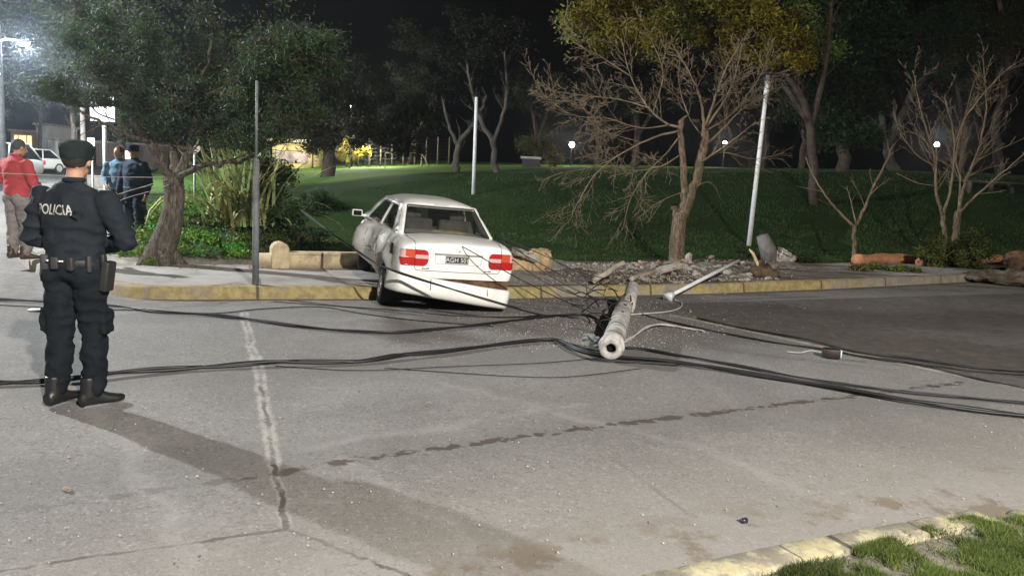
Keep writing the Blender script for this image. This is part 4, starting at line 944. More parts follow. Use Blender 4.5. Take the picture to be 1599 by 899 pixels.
# lit park lamps
M['lamp_on'] = emit('lamp_on', (1.0, 0.97, 0.9), 26.0); M['lamp_cool'] = emit('lamp_cool', (0.86, 0.95, 1.0), 40.0)
def parklamp(px, py, Y, power, rad, label, col=(1, 0.93, 0.82), h0=None, mat='lamp_on'):
    t = D(px, py, Y); g = TW(t.x, t.y); e = empty('park_lamp', (t.x, t.y, g)); tag(e, label, 'park lamp', 'lit park lamps'); h = t.z-g
    mb = MB(); mb.tube([(0, 0, -0.2), (0, 0, h-rad*0.8)], [0.05, 0.04], 10); mb.build('pole', M['trim'], e)
    mb = MB(); mb.ell([(0, 0, h-rad, 0.05, 0.05), (0, 0, h-rad+0.05, 0.09, 0.09)], 12); mb.build('collar', M['steel_dark'], e)
    mb = MB(); mb.sphere((0, 0, h), rad, 16, 10); mb.build('globe', M[mat], e)
    lo = lamp('park_light', (t.x, t.y, t.z+rad+0.12), power, col, 0.1); return e
parklamp(893, 226, 46, 500, 0.16, 'bright lit park lamp behind the lawn between car and broken tree')
parklamp(1132, 223, 42, 350, 0.10, 'lit park lamp glowing right behind the broken tree')
parklamp(1463, 226, 40, 420, 0.12, 'lit park lamp glowing among bare trees at far right')
# street lamp far left, lit
t = D(37, 68, 34); e = empty('street_lamp', (t.x-1.2, t.y, rz(t.x, t.y))); tag(e, 'lit street lamp high above the cross street at far left', 'street lamp'); h = t.z-e.location.z
mb = MB(); mb.tube([(0, 0, -0.2), (0, 0, h*0.95)], [0.11, 0.07], 12); mb.build('pole', M['steel_white'], e)
mb = MB(); mb.tube(curve([(0, 0, h*0.93), (0.2, 0, h+0.05), (0.6, 0, h+0.15), (0.95, 0, h+0.12)], 5), 0.035, 8); mb.build('arm', M['steel_white'], e)
mb = MB(); mb.ell([(1.2, 0, h+0.02, 0.26, 0.14), (1.2, 0, h+0.08, 0.30, 0.16), (1.2, 0, h+0.15, 0.2, 0.1)], 16); mb.build('lamp_head', M['steel_dark'], e)
mb = MB(); mb.ell([(1.2, 0, h-0.07, 0.16, 0.09), (1.2, 0, h-0.02, 0.25, 0.14), (1.2, 0, h+0.015, 0.25, 0.14)], 16); mb.build('lamp_glass', M['lamp_cool'], e)
lamp('street_light_far', (t.x, t.y, t.z-0.15), 6000, (0.85, 0.94, 1.0), 0.12)
# utility pole at left edge
b = G(5, 285, 0.6); b = D(5, 262, 30); b.z = rz(b.x, b.y)
e = vpole('utility_pole', 'grey concrete utility pole at the far left edge', 'utility pole', b, 6.2, 0.13, 0.10, M['steel_dark'])
for i in range(4):
    mb = MB(); mb.sphere((0.05, -0.16, 5.0-i*0.28+0.2), (0.09, 0.05, 0.09), 10, 8); mb.build('glowing_reflector', emit('glowing_reflector', (0.8, 1.0, 0.95), 1.2), e)  # given a glow of their own, standing in for light thrown back
b = D(131, 262, 31); b.z = rz(b.x, b.y)
vpole('utility_pole', 'thin grey pole between the big signboard and the far street lamp', 'utility pole', b, D(131, 158, 31).z-b.z, 0.11, 0.08, M['concrete'])
# white signboard on post
b = D(165, 290, 19.5); zb = 0.146+rz(b.x, b.y); e = empty('signboard', (b.x, b.y, zb)); tag(e, 'white signboard on a tall pale post partly covered by the tree crown', 'signboard')
s0 = D(146, 189, 19.5); s1 = D(184, 189, 19.5); tt = D(165, 150, 19.5); w2 = (s1.x-s0.x)/2
mb = MB(); mb.tube([(0, 0, -0.1), (0, 0, s0.z-zb+0.3)], 0.05, 12); mb.build('post', M['steel_white'], e)
mb = MB(); mb.box((0, -0.07, (s0.z+tt.z)/2-zb), (w2, 0.015, (tt.z-s0.z)/2)); mb.build('board', simple('board_white', (0.75, 0.77, 0.8), 0.5, 0.4, var=0.05), e, smooth=False)
rm = simple('board_red', (0.5, 0.10, 0.08), 0.5); 
mb = MB(); mb.tube([(-w2*0.5, -0.092, s0.z-zb+0.36), (-w2*0.1, -0.092, s0.z-zb+0.42), (w2*0.4, -0.092, s0.z-zb+0.30)], 0.022, 5, sx=1.0); mb.build('red_mark', rm, e)
mb = MB(); mb.tube(curve([(-w2*0.95, -0.092, s0.z-zb+0.42), (-w2*0.4, -0.092, s0.z-zb+0.2), (w2*0.95, -0.092, s0.z-zb+0.06)], 5), 0.018, 5); mb.build('dark_stripe', M['black'], e)
# small square sign on pole
b = D(145, 280, 21); zb = 0.146+rz(b.x, b.y); e = empty('road_sign', (b.x, b.y, zb)); tag(e, 'small white square sign on a thin post beside the big signboard post', 'road sign'); t = D(145, 222, 21)
mb = MB(); mb.tube([(0, 0, -0.1), (0, 0, t.z-zb)], 0.028, 8); mb.build('post', M['steel_white'], e)
mb = MB(); mb.box((0, -0.04, t.z-zb), (0.10, 0.01, 0.11)); mb.build('plate', simple('sign_white', (0.7, 0.7, 0.68), 0.5), e, smooth=False)
# round traffic sign behind the leaning tree
b = D(304, 300, 17.5); zb = TW(b.x, b.y); t = D(304, 230, 17.5); e = empty('road_sign', (b.x, b.y, zb)); tag(e, 'round pale traffic sign on a thin post behind the leaning tree branch', 'road sign')
mb = MB(); mb.tube([(0, 0, -0.1), (0, 0, t.z-zb)], 0.025, 8); mb.build('post', M['steel_white'], e)
mb = MB(); mb.tube([(0, -0.03, t.z-zb), (0, -0.045, t.z-zb)], 0.15, 22); mb.build('disc', simple('sign_cream', (0.55, 0.50, 0.42), 0.5, var=0.15), e, smooth=False)
mb = MB(); z = t.z-zb; mb.tube([(-0.06, -0.05, z+0.06), (-0.01, -0.05, z-0.02), (0.07, -0.05, z-0.04)], 0.012, 5); mb.build('arrow_mark', M['black'], e)
mb = MB(); mb.tube([(-0.05, -0.05, z-0.09), (0.07, -0.05, z-0.10)], 0.010, 5); mb.build('bar_mark', M['black'], e)
# =================================================================== CULVERT PARAPETS
def stone_block(name, c, h, mat, parent=None, rot=None, bev=0.03, disp=0.02, seed=0):
    mb = MB(); mb.box((0, 0, 0), h)
    me = baked(mb.mesh(), [('BEVEL', dict(width=bev, segments=2)), ('SUBSURF', dict(levels=3, render_levels=3, subdivision_type='SIMPLE'))])
    for v in me.vertices: v.co += v.normal*disp*(noise.noise(v.co*4+Vector((seed, 0, 0)))+0.5*noise.noise(v.co*14))
    o = link(name, me, mat, parent); o.location = c
    if rot: o.rotation_euler = rot
    return o
a = G(424, 419, 0.146); b2 = G(536, 419, 0.146); d = b2-a; L = d.length; an = math.atan2(d.y, d.x)
e = empty('parapet_wall', a, (0, 0, an)); tag(e, 'low cream concrete culvert wall with rounded end post left of the crashed car', 'wall')
mb = MB(); mb.box((L/2+0.14, 0.13, 0.10), (L/2-0.14+0.45, 0.09, 0.11)); mb.build('wall_panel', M['concrete_cream'], e)
o = stone_block('coping', (L/2+0.3, 0.13, 0.222), (L/2-0.14+0.28, 0.11, 0.018), M['concrete_cream'], e, bev=0.008, disp=0.004)
mb = MB(); prof = [(-0.13, -0.05), (0.13, -0.05), (0.13, 0.30), (0.10, 0.355), (0.05, 0.385), (0, 0.395), (-0.05, 0.385), (-0.10, 0.355), (-0.13, 0.30)]
mb.loft([[(x+0.13, y, z) for x, z in prof] for y in (0.0, 0.26)]); link('end_post', baked(mb.mesh(), [('BEVEL', dict(width=0.015, segments=2))]), M['concrete_cream'], e, smooth=False)
a = G(795, 422, 0.146); b2 = G(857, 423, 0.146); d = b2-a; L = d.length; an = math.atan2(d.y, d.x)
e = empty('parapet_wall', a, (0, 0, an)); tag(e, 'broken tan stone culvert wall with rough end block right of the crashed car', 'wall')
stone_block('wall_panel', (L/2-0.6, 0.15, 0.10), (L/2+0.55, 0.11, 0.13), M['stone_rough'], e, disp=0.04)
stone_block('end_block', (L-0.13, 0.13, 0.16), (0.17, 0.15, 0.20), M['stone_rough'], e, bev=0.07, disp=0.05, seed=3)
stone_block('tilted_slab', (L-0.45, 0.0, 0.27), (0.22, 0.10, 0.06), M['concrete'], e, rot=(0, R(18), R(10)), disp=0.03)
# =================================================================== FALLEN CONCRETE POLE
A = G(954, 541, 0.155); B = G(980, 468, 0.17); A.z = 0.135; B = Vector((B.x, B.y, 0.235)); ax = (B-A); L = ax.length; axn = ax.normalized()
e = empty('fallen_pole', A); e.rotation_mode = 'QUATERNION'; e.rotation_quaternion = axn.to_track_quat('Y', 'Z'); tag(e, 'broken hollow concrete utility pole lying across the road, open end towards the camera', 'utility pole')
r0 = 0.150; r1 = 0.118
mb = MB(); n = 28; rings = []
for y, r in ((0.06, 0.056), (0.0, 0.058), (-0.012, 0.066), (-0.014, 0.118), (0.0, 0.128), (0.10, 0.130), (0.101, 0.150), (0.13, 0.150), (0.131, 0.130), (0.5, 0.128), (1.0, 0.124), (L*0.70, 0.118), (L*0.74, 0.09)):
    rings.append([(r*math.cos(2*math.pi*k/n)+0.012*noise.noise(Vector((k*0.55, y*6, 1))), y+(0.02*noise.noise(Vector((k*1.3, y, 0))) if r < 0.15 and r > 0.1 and y > 1.5 else 0), r*math.sin(2*math.pi*k/n)) for k in range(n)])
rings = [[(x*0.83, y, z*0.83*(1-0.06*y/L)) for x, y, z in r_] for r_ in rings]; mb.loft(rings, cap=False); mb.build('shaft', M['pole_concrete'], e)
mb = MB(); mb.tube([(0, 0.05, 0), (0, 0.07, 0)], 0.048, 14); mb.build('bore_shade', M['black'], e)  # black plug painting the darkness inside the hollow shaft
for y, r in ((0.16, 0.140), (0.20, 0.140), (0.70, 0.131), (0.74, 0.131), (L*0.52, 0.126), (L*0.55, 0.126)):
    mb = MB(); mb.tube([(0, y, 0), (0, y+0.014, 0)], r*0.83, 26); mb.build('steel_band', M['steel_dark'] if y > 0.5 else M['pole_concrete'], e)
mb = MB()
V = [(0.10*math.cos(a)*1.02, L*0.56+0.05*math.sin(a*3), 0) for a in (0,)]
for k in range(7):
    a = k*0.9; mb.tube([(0.085*math.cos(a), L*0.68, 0.085*math.sin(a)), (0.09*math.cos(a)+0.02*math.sin(k*2.1), L*0.78, 0.085*math.sin(a)+0.02*math.cos(k*3.)), (0.08*math.cos(a), L*0.86, 0.08*math.sin(a))], 0.008, 5)
mb.build('rebar', M['rust'], e)
mb = MB(); rings = []
for i, (y, r) in enumerate(((L*0.80, 0.06), (L*0.80, 0.112), (L*0.9, 0.116), (L*1.0, 0.118), (L*1.10, 0.115), (L*1.12, 0.09))):
    rings.append([(r*math.cos(2*math.pi*k/n)+0.03, y+(0.09*noise.noise(Vector((k*0.7, 3, 1))) if i < 2 else 0.02*noise.noise(Vector((k*0.7, 8, 1)))), r*math.sin(2*math.pi*k/n)) for k in range(n)])
rings = [[(x*0.72+0.02, y-0.05+0.0*x, z*0.72+0.03+(y-L)*0.12) for x, y, z in r_] for r_ in rings]; mb.loft(rings); mb.build('broken_tip', M['pole_concrete'], e)
def chip(c, s, sd):
    mb = MB(); mb.sphere((0, 0, 0), s, 9, 6); me = mb.mesh()
    for v in me.vertices: v.co *= 1+0.5*noise.noise(v.co.normalized()*1.7+Vector((sd*3.1, 0, 0)))
    return me
mb = MB(); 
for y, z, sx in ((L*0.45, 0.096, 0.022), (L*0.60, 0.092, 0.03)): mb.sphere((0.02, y, z), (sx, sx*1.6, 0.006), 8, 6)
mb.build('chipped_hole', M['black'], e, smooth=False)
# clamp hardware and tangled black fittings beside the pole
rn = random.Random(5)
for k in range(15):
    mb = MB()
    a = G(rn.uniform(905, 962), rn.uniform(445, 505), rn.uniform(0.03, 0.28)); dd = Vector((rn.uniform(-1, 1), rn.uniform(-1, 1), rn.uniform(-0.5, 0.5)))*0.16
    mb.tube(curve([a, a+dd+Vector((0, 0, 0.05)), a+dd*2], 4), rn.uniform(0.004, 0.009), 5); tag(mb.build('wire_end', M['cable'], None), 'torn black wire end in the tangle left of the fallen pole', 'wire', 'torn wire ends beside the fallen pole')
mb = MB(); c = G(926, 545, 0.05)
for k in range(10): 
    q = c+Vector((rn.uniform(-0.14, 0.14), rn.uniform(-0.15, 0.2), rn.uniform(-0.03, 0.14))); mb.tube([q, q+Vector((rn.uniform(-.08, .08), rn.uniform(-.08, .08), rn.uniform(-.03, .05)))], rn.uniform(0.012, 0.022), 7)
tag(mb.build('pole_clamp', M['steel_dark'], None), 'dark steel clamp fittings against the near end of the fallen pole', 'clamp')
# fallen white tube
a = G(1044, 463, 0.06); b2 = D(1153, 407, a.y+1.5); e = empty('fallen_tube', a); tag(e, 'white steel tube leaning up from the kerb, broken sign or lamp pole with base plate', 'pole'); e.rotation_mode = 'QUATERNION'; dv = b2-a; e.rotation_quaternion = dv.normalized().to_track_quat('Y', 'Z')
mb = MB(); mb.tube([(0, 0, 0), (0, dv.length, 0)], 0.028, 14); mb.build('tube', M['steel_white'], e)
mb = MB(); mb.box((0, -0.02, 0), (0.075, 0.012, 0.055)); mb.tube([(0, -0.02, 0), (0, 0.1, 0)], [0.06, 0.05], 12); mb.build('base_plate', M['steel_white'], e)
# splintered stump and uprooted base
b = G(1187, 432, 0.146); e = empty('broken_stump', b); tag(e, 'pale splintered stake sticking out of a brown earth clump', 'stump'); t = D(1170, 389, b.y)-b
mb = MB(); mb.tube([(0, 0, 0.12), (t.x*0.3, 0, t.z*0.5), (t.x*0.7, 0, t.z*0.85), (t.x, 0, t.z)], [0.035, 0.03, 0.028, 0.012], 7); mb.build('splintered_stake', M['wood'], e)
mb = MB(); mb.sphere((0.05, 0, 0.05), (0.28, 0.2, 0.17), 16, 10); mb.tube([(0, 0, 0), (0, 0, 0.28)], [0.10, 0.05], 9); me = mb.mesh()
for v in me.vertices: v.co *= 1+0.35*noise.noise(v.co*9)
link('earth_clump', me, simple('clump', (0.09, 0.06, 0.04), 0.95, 0.1, var=0.5, bump=1, bscale=20, bd=0.03), e)
b = GT(1204, 412); t = D(1190, 367, b.y)-b; e = empty('uprooted_base', b); tag(e, 'grey uprooted pipe with its rough concrete footing tipped over on the grass edge', 'broken base')
mb = MB(); mb.tube([(-0.02, 0, 0.02), (t.x*0.4+0.0, 0, t.z*0.5), (t.x, 0, t.z)], [0.17, 0.17, 0.13], 16); me = mb.mesh()
for v in me.vertices: v.co += v.normal*0.03*noise.noise(v.co*7)
link('pipe', me, simple('grey_pipe', (0.13, 0.12, 0.115), 0.9, 0.2, var=0.3, bump=0.5), e)
stone_block('footing', (0.25, 0.0, 0.16), (0.17, 0.16, 0.14), M['concrete'], e, rot=(0.3, 0.4, 0.2), bev=0.05, disp=0.07, seed=8)
# =================================================================== CABLES
def cable(name, label, cat, pts, r, mat='cable', group=None, strands=1, seed=0, sides=6):
    P = curve(pts, 7); rn = random.Random(seed); mb = MB()
    if strands == 1: mb.tube(P, r, sides)
    else:
        for s in range(strands):
            Q = []; ph = rn.random()*6.28
            for i, p in enumerate(P):
                a = ph+s*6.28/strands+i*0.35; w = r*1.05*(1+0.5*math.sin(i*0.21+s))
                Q.append(p+Vector((math.cos(a)*w*0.7, math.sin(a)*w, r*0.6*math.sin(a*0.9+s)+r*0.3)))
            mb.tube(Q, r*0.8, sides)
    o = mb.build(name, M[mat]); tag(o, label, cat, group); return o
def g_(L, z=0.015): return [G(x, y, z) for x, y in L]
cable('power_cable', 'thick twisted black cable bundle crossing the whole road in the foreground', 'cable', g_([(-60, 600), (0, 597), (100, 592), (200, 582), (300, 573), (400, 568), (480, 566), (560, 563), (620, 557), (680, 550), (780, 537), (865, 532), (905, 546), (955, 557), (1060, 567), (1180, 585), (1300, 605), (1420, 626), (1530, 641), (1680, 658)], 0.025), 0.017, strands=4, seed=1)
cable('power_cable', 'black cable bundle from the hollow pole end to the right edge of the road', 'cable', g_([(868, 533), (900, 540), (940, 548), (985, 543), (1050, 553), (1150, 570), (1250, 590), (1350, 604), (1450, 615), (1599, 629), (1680, 637)], 0.02), 0.009, strands=3, seed=2)
cable('power_cable', 'loose black cable sagging behind the thick bundle at centre of the road', 'cable', g_([(862, 531), (895, 550), (930, 561), (1000, 566), (1060, 569)], 0.02), 0.009, strands=2, seed=3)
cable('power_cable', 'black cable curving across the road just in front of the crashed car', 'cable', g_([(-40, 466), (60, 470), (180, 478), (250, 487), (330, 492), (400, 500), (480, 511), (560, 518), (620, 519), (700, 512), (760, 506), (830, 497), (880, 492), (925, 494), (942, 515), (950, 535)], 0.02), 0.013, strands=2, seed=4)
cable('thin_cable', 'thin black wire lying between the corner kerb and the curving cable at left', 'cable', g_([(-40, 474), (40, 478), (130, 483), (210, 484), (330, 489), (410, 482), (500, 479), (570, 490), (650, 500), (770, 509)], 0.01), 0.006, seed=5)
cable('thin_cable', 'thin black wire dipping from the kerb towards the white tape joint', 'cable', g_([(420, 470), (500, 476), (620, 484), (700, 492), (790, 495), (850, 492)], 0.01), 0.005)
cable('thin_cable', 'faint thin wire on the concrete below the thick cable bundle', 'cable', g_([(430, 571), (560, 578), (700, 572), (850, 566), (960, 556)], 0.008), 0.0035)
cable('thin_cable', 'faint thin wire drooping furthest below the thick cable bundle at centre', 'cable', g_([(600, 574), (700, 581), (820, 588), (900, 587), (1000, 575)], 0.008), 0.0035)
cable('thin_cable', 'thin black wire crossing the asphalt lane to the dark junction box', 'cable', g_([(1000, 490), (1050, 503), (1120, 518), (1200, 533), (1286, 545), (1350, 557), (1440, 570), (1520, 590), (1599, 606)], 0.015), 0.008, strands=2, seed=6)
cable('thin_cable', 'thin wire crossing the asphalt lane just above the junction box', 'cable', g_([(1090, 497), (1180, 516), (1260, 530), (1330, 548), (1400, 557), (1480, 568), (1560, 577), (1680, 584)], 0.015), 0.008, strands=2, seed=7)
cable('thin_cable', 'thin wire running from the junction box to the right edge', 'cable', g_([(1310, 549), (1380, 562), (1460, 571), (1530, 580), (1680, 590)], 0.012), 0.006)
cable('white_cable', 'white cable arching right from the near end of the fallen pole', 'cable', [G(968, 540, 0.05), G(985, 527, 0.08), G(1008, 512, 0.08), G(1035, 507, 0.03), G(1066, 511, 0.02), G(1100, 518, 0.02)], 0.011, 'cable_grey', strands=2, seed=8)
cable('white_cable', 'white cable looping right beside the middle of the fallen pole', 'cable', g_([(985, 491), (1015, 489), (1045, 486), (1062, 480), (1064, 472), (1052, 468)], 0.02), 0.010, 'cable_grey', seed=9)
cable('hanging_cable', 'taut black cable slanting down across the hanging rear bumper', 'cable', [D(470, 328, 13.0), D(515, 363, 11.2), D(556, 391, 9.6), D(604, 419, 8.80), D(700, 450, 8.62), D(795, 478, 8.7), G(850, 493, 0.01), G(905, 497, 0.01)], 0.011, strands=2, seed=10)
W_ = [[(695, 372, 9.65), (735, 392, 9.15), (790, 424, 9.1), (850, 455, 9.3), (905, 480, 9.5), (950, 498, 9.6)],
      [(776, 366, 10.0), (815, 384, 10.0), (865, 406, 10.1), (920, 434, 10.1), (965, 455, 10.0)],
      [(778, 374, 9.8), (830, 404, 9.8), (890, 436, 9.9), (945, 462, 9.8)],
      [(774, 371, 9.9), (812, 392, 9.8), (850, 425, 9.8), (905, 455, 9.8), (960, 475, 9.7)],
      [(850, 395, 10.4), (890, 420, 10.4), (950, 436, 10.3), (990, 444, 10.3)],
      [(800, 405, 9.5), (850, 440, 9.4), (910, 464, 9.5), (955, 468, 9.6)]]
NL = ['wire draped over the boot lid and down to the road by the fallen pole', 'uppermost wire from the rear window corner to the fallen pole', 'middle wire between the car and the fallen pole', 'sagging wire passing under the others behind the right tail light', 'short wire across the rubble behind the fallen pole tip', 'lowest wire from beside the right tail light to the black tangle']
for i, L in enumerate(W_):
    cable('hanging_wire', NL[i], 'cable', [D(*q) for q in L], 0.006, group='wires between car and fallen pole', seed=20+i)
for i, (L, lb) in enumerate((([(-60, 268, 9), (150, 276, 10.5), (270, 277, 11.4)], 'level pale wire stretched across the second officer to the leaning tree'), ([(120, 322, 9.5), (195, 300, 10.4), (245, 285, 11.0), (330, 258, 12.2)], 'upper slanting pale wire crossing the navy officer'), ([(150, 330, 9.5), (195, 310, 10.4), (240, 297, 11.0), (275, 284, 11.3)], 'lower slanting pale wire crossing the navy officer'))):
    cable('hanging_wire', lb, 'cable', [D(*q) for q in L], 0.004, 'cable_grey', seed=30+i)
c = G(1298, 551, 0.055); e = empty('junction_box', c, (0, 0, R(-12))); tag(e, 'dark brown junction box on the wires lying on the asphalt', 'junction box')
mb = MB(); mb.box((0, 0, 0), (0.08, 0.06, 0.048)); link('box', baked(mb.mesh(), [('BEVEL', dict(width=0.012, segments=2))]), simple('box_brown', (0.02, 0.013, 0.012), 0.5, 0.4), e)
mb = MB(); mb.box((0.087, 0, 0), (0.007, 0.05, 0.038)); mb.build('end_cap', M['steel_white'], e)
mb = MB(); mb.tube(curve([(-0.10, 0, 0), (-0.2, 0.03, 0.0), (-0.3, 0.02, -0.03), (-0.42, 0.06, -0.04)], 4), 0.005, 6); mb.build('lead', M['cable_grey'], e)
# =================================================================== RUBBLE
def rock_mesh(seed, ang=1.0):
    rn = random.Random(seed); bm = bmesh.new()
    for k in range(14):
        v = Vector((rn.gauss(0, 1), rn.gauss(0, 1), rn.gauss(0, 1))).normalized()
        bm.verts.new((v.x*rn.uniform(0.8, 1.1), v.y*0.75*rn.uniform(0.8, 1.1), v.z*0.5*rn.uniform(0.8, 1.1)))
    r = bmesh.ops.convex_hull(bm, input=bm.verts); bmesh.ops.delete(bm, geom=[v for v in bm.verts if not v.link_faces], context='VERTS')
    bmesh.ops.bevel(bm, geom=list(bm.edges), offset=0.06, segments=1, affect='EDGES'); me = bpy.data.meshes.new('rock'); bm.to_mesh(me); bm.free(); return me
RM = [rock_mesh(i) for i in range(7)]
M['rubble'] = simple('rubble', (0.34, 0.305, 0.27), 0.95, 0.15, var=0.35, scale=3, bump=0.7, bscale=6, bd=0.04, dirt=(0.12, 0.09, 0.07)); M['rubble_brick'] = simple('rubble_brick', (0.26, 0.15, 0.09), 0.95, 0.15, var=0.35, scale=3, bump=0.7, bscale=6, bd=0.04)
for m in RM: m.materials.append(M['rubble'])
RB = [m.copy() for m in RM[:3]]
for m in RB: m.materials.clear(); m.materials.append(M['rubble_brick'])
def rock(px, py, s, label, group, i=0, z=0.146, sz=None, brick=False, rnd=None, name='rubble_chunk', cat='rubble'):
    rnd = rnd or random.Random(i*7+1); o = bpy.data.objects.new(name, (RB[i % 3] if brick else RM[i % 7])); COL.objects.link(o)
    if o.data.materials[0] is None: pass
    p = G(px, py, z)
    if z > 0.1 and UV(p)[1] < vk(UV(p)[0])+0.1: bpy.data.objects.remove(o); return None
    if z <= 0.1 and cat == 'stone' and 'small pale' in label:
        label = 'small pale stone '+('on the concrete left of the crashed car' if px < 600 else 'on the asphalt lane at right' if px > 1120 else 'right of the fallen pole' if px > 990 else 'left of the fallen pole' if px > 800 else 'on the open concrete in mid road')
    if label.startswith('larger'):
        label = 'larger grey concrete chunk '+('between the crashed car and the pole tip' if px < 960 else 'just behind the fallen pole tip' if px < 1035 else 'near the bare tree foot' if px < 1095 else 'heaped above the leaning white tube' if px < 1150 else 'beside the splintered stump')
    if s < 0.07 and z > 0.1:
        zn = 'between the car and the fallen pole' if px < 940 else ('behind the fallen pole tip' if px < 1030 else ('under the leaning white tube' if px < 1130 else 'beside the splintered stump'))
        label = ('reddish ' if brick else 'grey ')+('tiny ' if s < 0.035 else 'small ')+'rubble chunk '+zn
    if z > 0.1: p.z += heap(p.x, p.y)
    o.location = p+Vector((0, 0, s*0.25)); o.rotation_euler = (rnd.uniform(-0.4, 0.4), rnd.uniform(-0.4, 0.4), rnd.uniform(0, 6.28)); o.scale = sz or (s, s*rnd.uniform(0.7, 1), s*rnd.uniform(0.6, 1))
    return tag(o, label, cat, group)
LBL = 'larger grey broken concrete chunk in the rubble strip between kerb and grass'; GRP = 'rubble chunks along the sidewalk'
big = [(1000, 436, 0.17), (1118, 432, 0.18), (1050, 432, 0.15), (940, 432, 0.14), (1165, 432, 0.14), (930, 436, 0.09), (975, 446, 0.10), (995, 422, 0.09), (1020, 420, 0.12), (1055, 443, 0.10), (1085, 422, 0.09), (1120, 422, 0.10), (1145, 436, 0.13), (1100, 448, 0.08), (1070, 447, 0.09), (950, 418, 0.07), (1180, 442, 0.09), (1200, 436, 0.08), (860, 436, 0.07), (905, 425, 0.10), (958, 428, 0.16), (1010, 440, 0.13), (1072, 425, 0.13), (1108, 415, 0.20), (1135, 428, 0.12), (1160, 420, 0.14), (1090, 438, 0.12), (985, 425, 0.12), (870, 425, 0.10), (1125, 440, 0.10), (1160, 440, 0.10), (1030, 447, 0.08), (885, 440, 0.09), (840, 448, 0.08)]
for i, (x, y, s) in enumerate(big): rock(x, y, s, LBL, GRP, i)
rn = random.Random(11)
for i in range(180):
    x = rn.triangular(815, 1215, 1050); y = rn.uniform(412, 452); s = 0.025+0.085*rn.random()**1.8
    rock(x, y, s, LBL, GRP, i, brick=rn.random() < 0.25, rnd=rn)
o = rock(1042, 428, 0.32, 'large pale boulder of broken concrete at the foot of the bare tree', None, 2, sz=(0.42, 0.24, 0.20)); o.rotation_euler = (0.1, -0.25, 0.35)
o = rock(1075, 408, 0.1, 'upright pale concrete shard against the bare tree trunk', None, 3, sz=(0.10, 0.08, 0.32)); o.rotation_euler = (0.05, 0.1, 0)
for L, r, lb in (([(925, 444), (948, 425), (974, 410)], 0.045, 'pale broken stick propped up in the rubble behind the fallen pole tip'), ([(985, 440), (1010, 432), (1048, 424)], 0.04, 'pale broken log lying flat in the rubble by the big boulder')):
    mb = MB(); P = [G(x, y, 0.15) for x, y in L]; P = [p+Vector((0, 0, 0.04+0.16*i)) if len(L) == 3 and r > 0.042 else p+Vector((0, 0, 0.05)) for i, p in enumerate(P)]
    if r > 0.042: y0 = P[0].y; P = [P[0], D(948, 425, y0+0.15), D(974, 410, y0+0.3)]
    mb.tube(curve(P, 5), r, 8); me = mb.mesh()
    for v in me.vertices: v.co += Vector((0, 0, 0.02*noise.noise(v.co*6)))
    tag(link('broken_log', me, M['log_pale']), lb, 'log')
LBL2 = 'small pale stone lying on the road'; G2 = 'small stones scattered on the road'
for i, (x, y, s) in enumerate([(1078, 487, 0.045), (1003, 542, 0.04), (1060, 477, 0.02), (925, 480, 0.03), (905, 523, 0.02), (917, 505, 0.02), (1050, 551, 0.025), (1053, 530, 0.018), (880, 515, 0.03), (918, 531, 0.05), (107, 766, 0.035), (1135, 455, 0.045), (850, 485, 0.025), (820, 480, 0.02), (865, 470, 0.03), (1180, 495, 0.012), (1368, 504, 0.02), (1547, 498, 0.01), (1290, 507, 0.014), (700, 640, 0.01), (745, 795, 0.012), (560, 610, 0.01), (315, 520, 0.01), (500, 760, 0.012), (800, 690, 0.012), (140, 654, 0.014), (296, 700, 0.010)]):
    rock(x, y, s, LBL2, G2, i, z=0.0, name='stone', cat='stone')
rock(1130, 459, 0.06, 'pale flat stone on the road edge just right of the white tube base', None, 4, z=0.0, name='stone', cat='stone')
hm = bpy.data.meshes.new('heap'); HV = []; HF = []; nu = 90; nv = 44
for j in range(nv+1):
    for i in range(nu+1):
        u = lerp(5.0, 13.6, i/nu); v = lerp(vk(u)+0.2, 14.0, j/nv); q = W(u, v); hh = heap(q.x, q.y); HV.append((q.x, q.y, max(0.146, T(u, v))-0.012+hh))
HF = [(j*(nu+1)+i, j*(nu+1)+i+1, (j+1)*(nu+1)+i+1, (j+1)*(nu+1)+i) for j in range(nv) for i in range(nu)]
hm.from_pydata(HV, [], HF); hm.update(); tag(link('debris', hm, simple('debris_soil', (0.19, 0.168, 0.145), 0.95, 0.1, var=0.5, scale=7, bump=1.0, bscale=22, bd=0.04)), 'brown earth and crushed concrete heaped on the broken sidewalk behind the fallen pole', 'debris', kind='stuff')
# gravel and crumbs
pts = []; rg = np.random.default_rng(9)
for k in range(5200):
    if k < 2000: x = rg.normal(1010, 110); y = rg.uniform(412, 462); z = 0.15
    elif k < 4700: x = rg.normal(930, 120); y = rg.uniform(466, 545); z = 0.006
    else: x = rg.uniform(-50, 1650); y = rg.uniform(470, 890); z = 0.005
    if z > 0.1 and not (800 < x < 1240): continue
    p = G(x, y, z); q_uv = UV(p)
    if z > 0.1 and (q_uv[1] < vk(q_uv[0])+0.05 or (q_uv[1] < vk(q_uv[0])+0.25 and k % 3)): continue
    if z > 0.1: p.z += heap(p.x, p.y)
    pts.append((p.x, p.y, p.z, rg.uniform(0.004, 0.022) if z > 0.1 else rg.uniform(0.003, 0.009)))
P = np.array(pts); N = len(P); tet = np.array([[1, 0, 0], [-0.5, 0.87, 0], [-0.5, -0.87, 0], [0, 0, 1.1]]); V = []
an = rg.random(N)*6.28; ca, sa = np.cos(an), np.sin(an); TT = np.zeros((N, 4, 3)); TT[:, :, 0] = tet[:, 0]*ca[:, None]-tet[:, 1]*sa[:, None]; TT[:, :, 1] = tet[:, 0]*sa[:, None]+tet[:, 1]*ca[:, None]; TT[:, :, 2] = tet[:, 2]
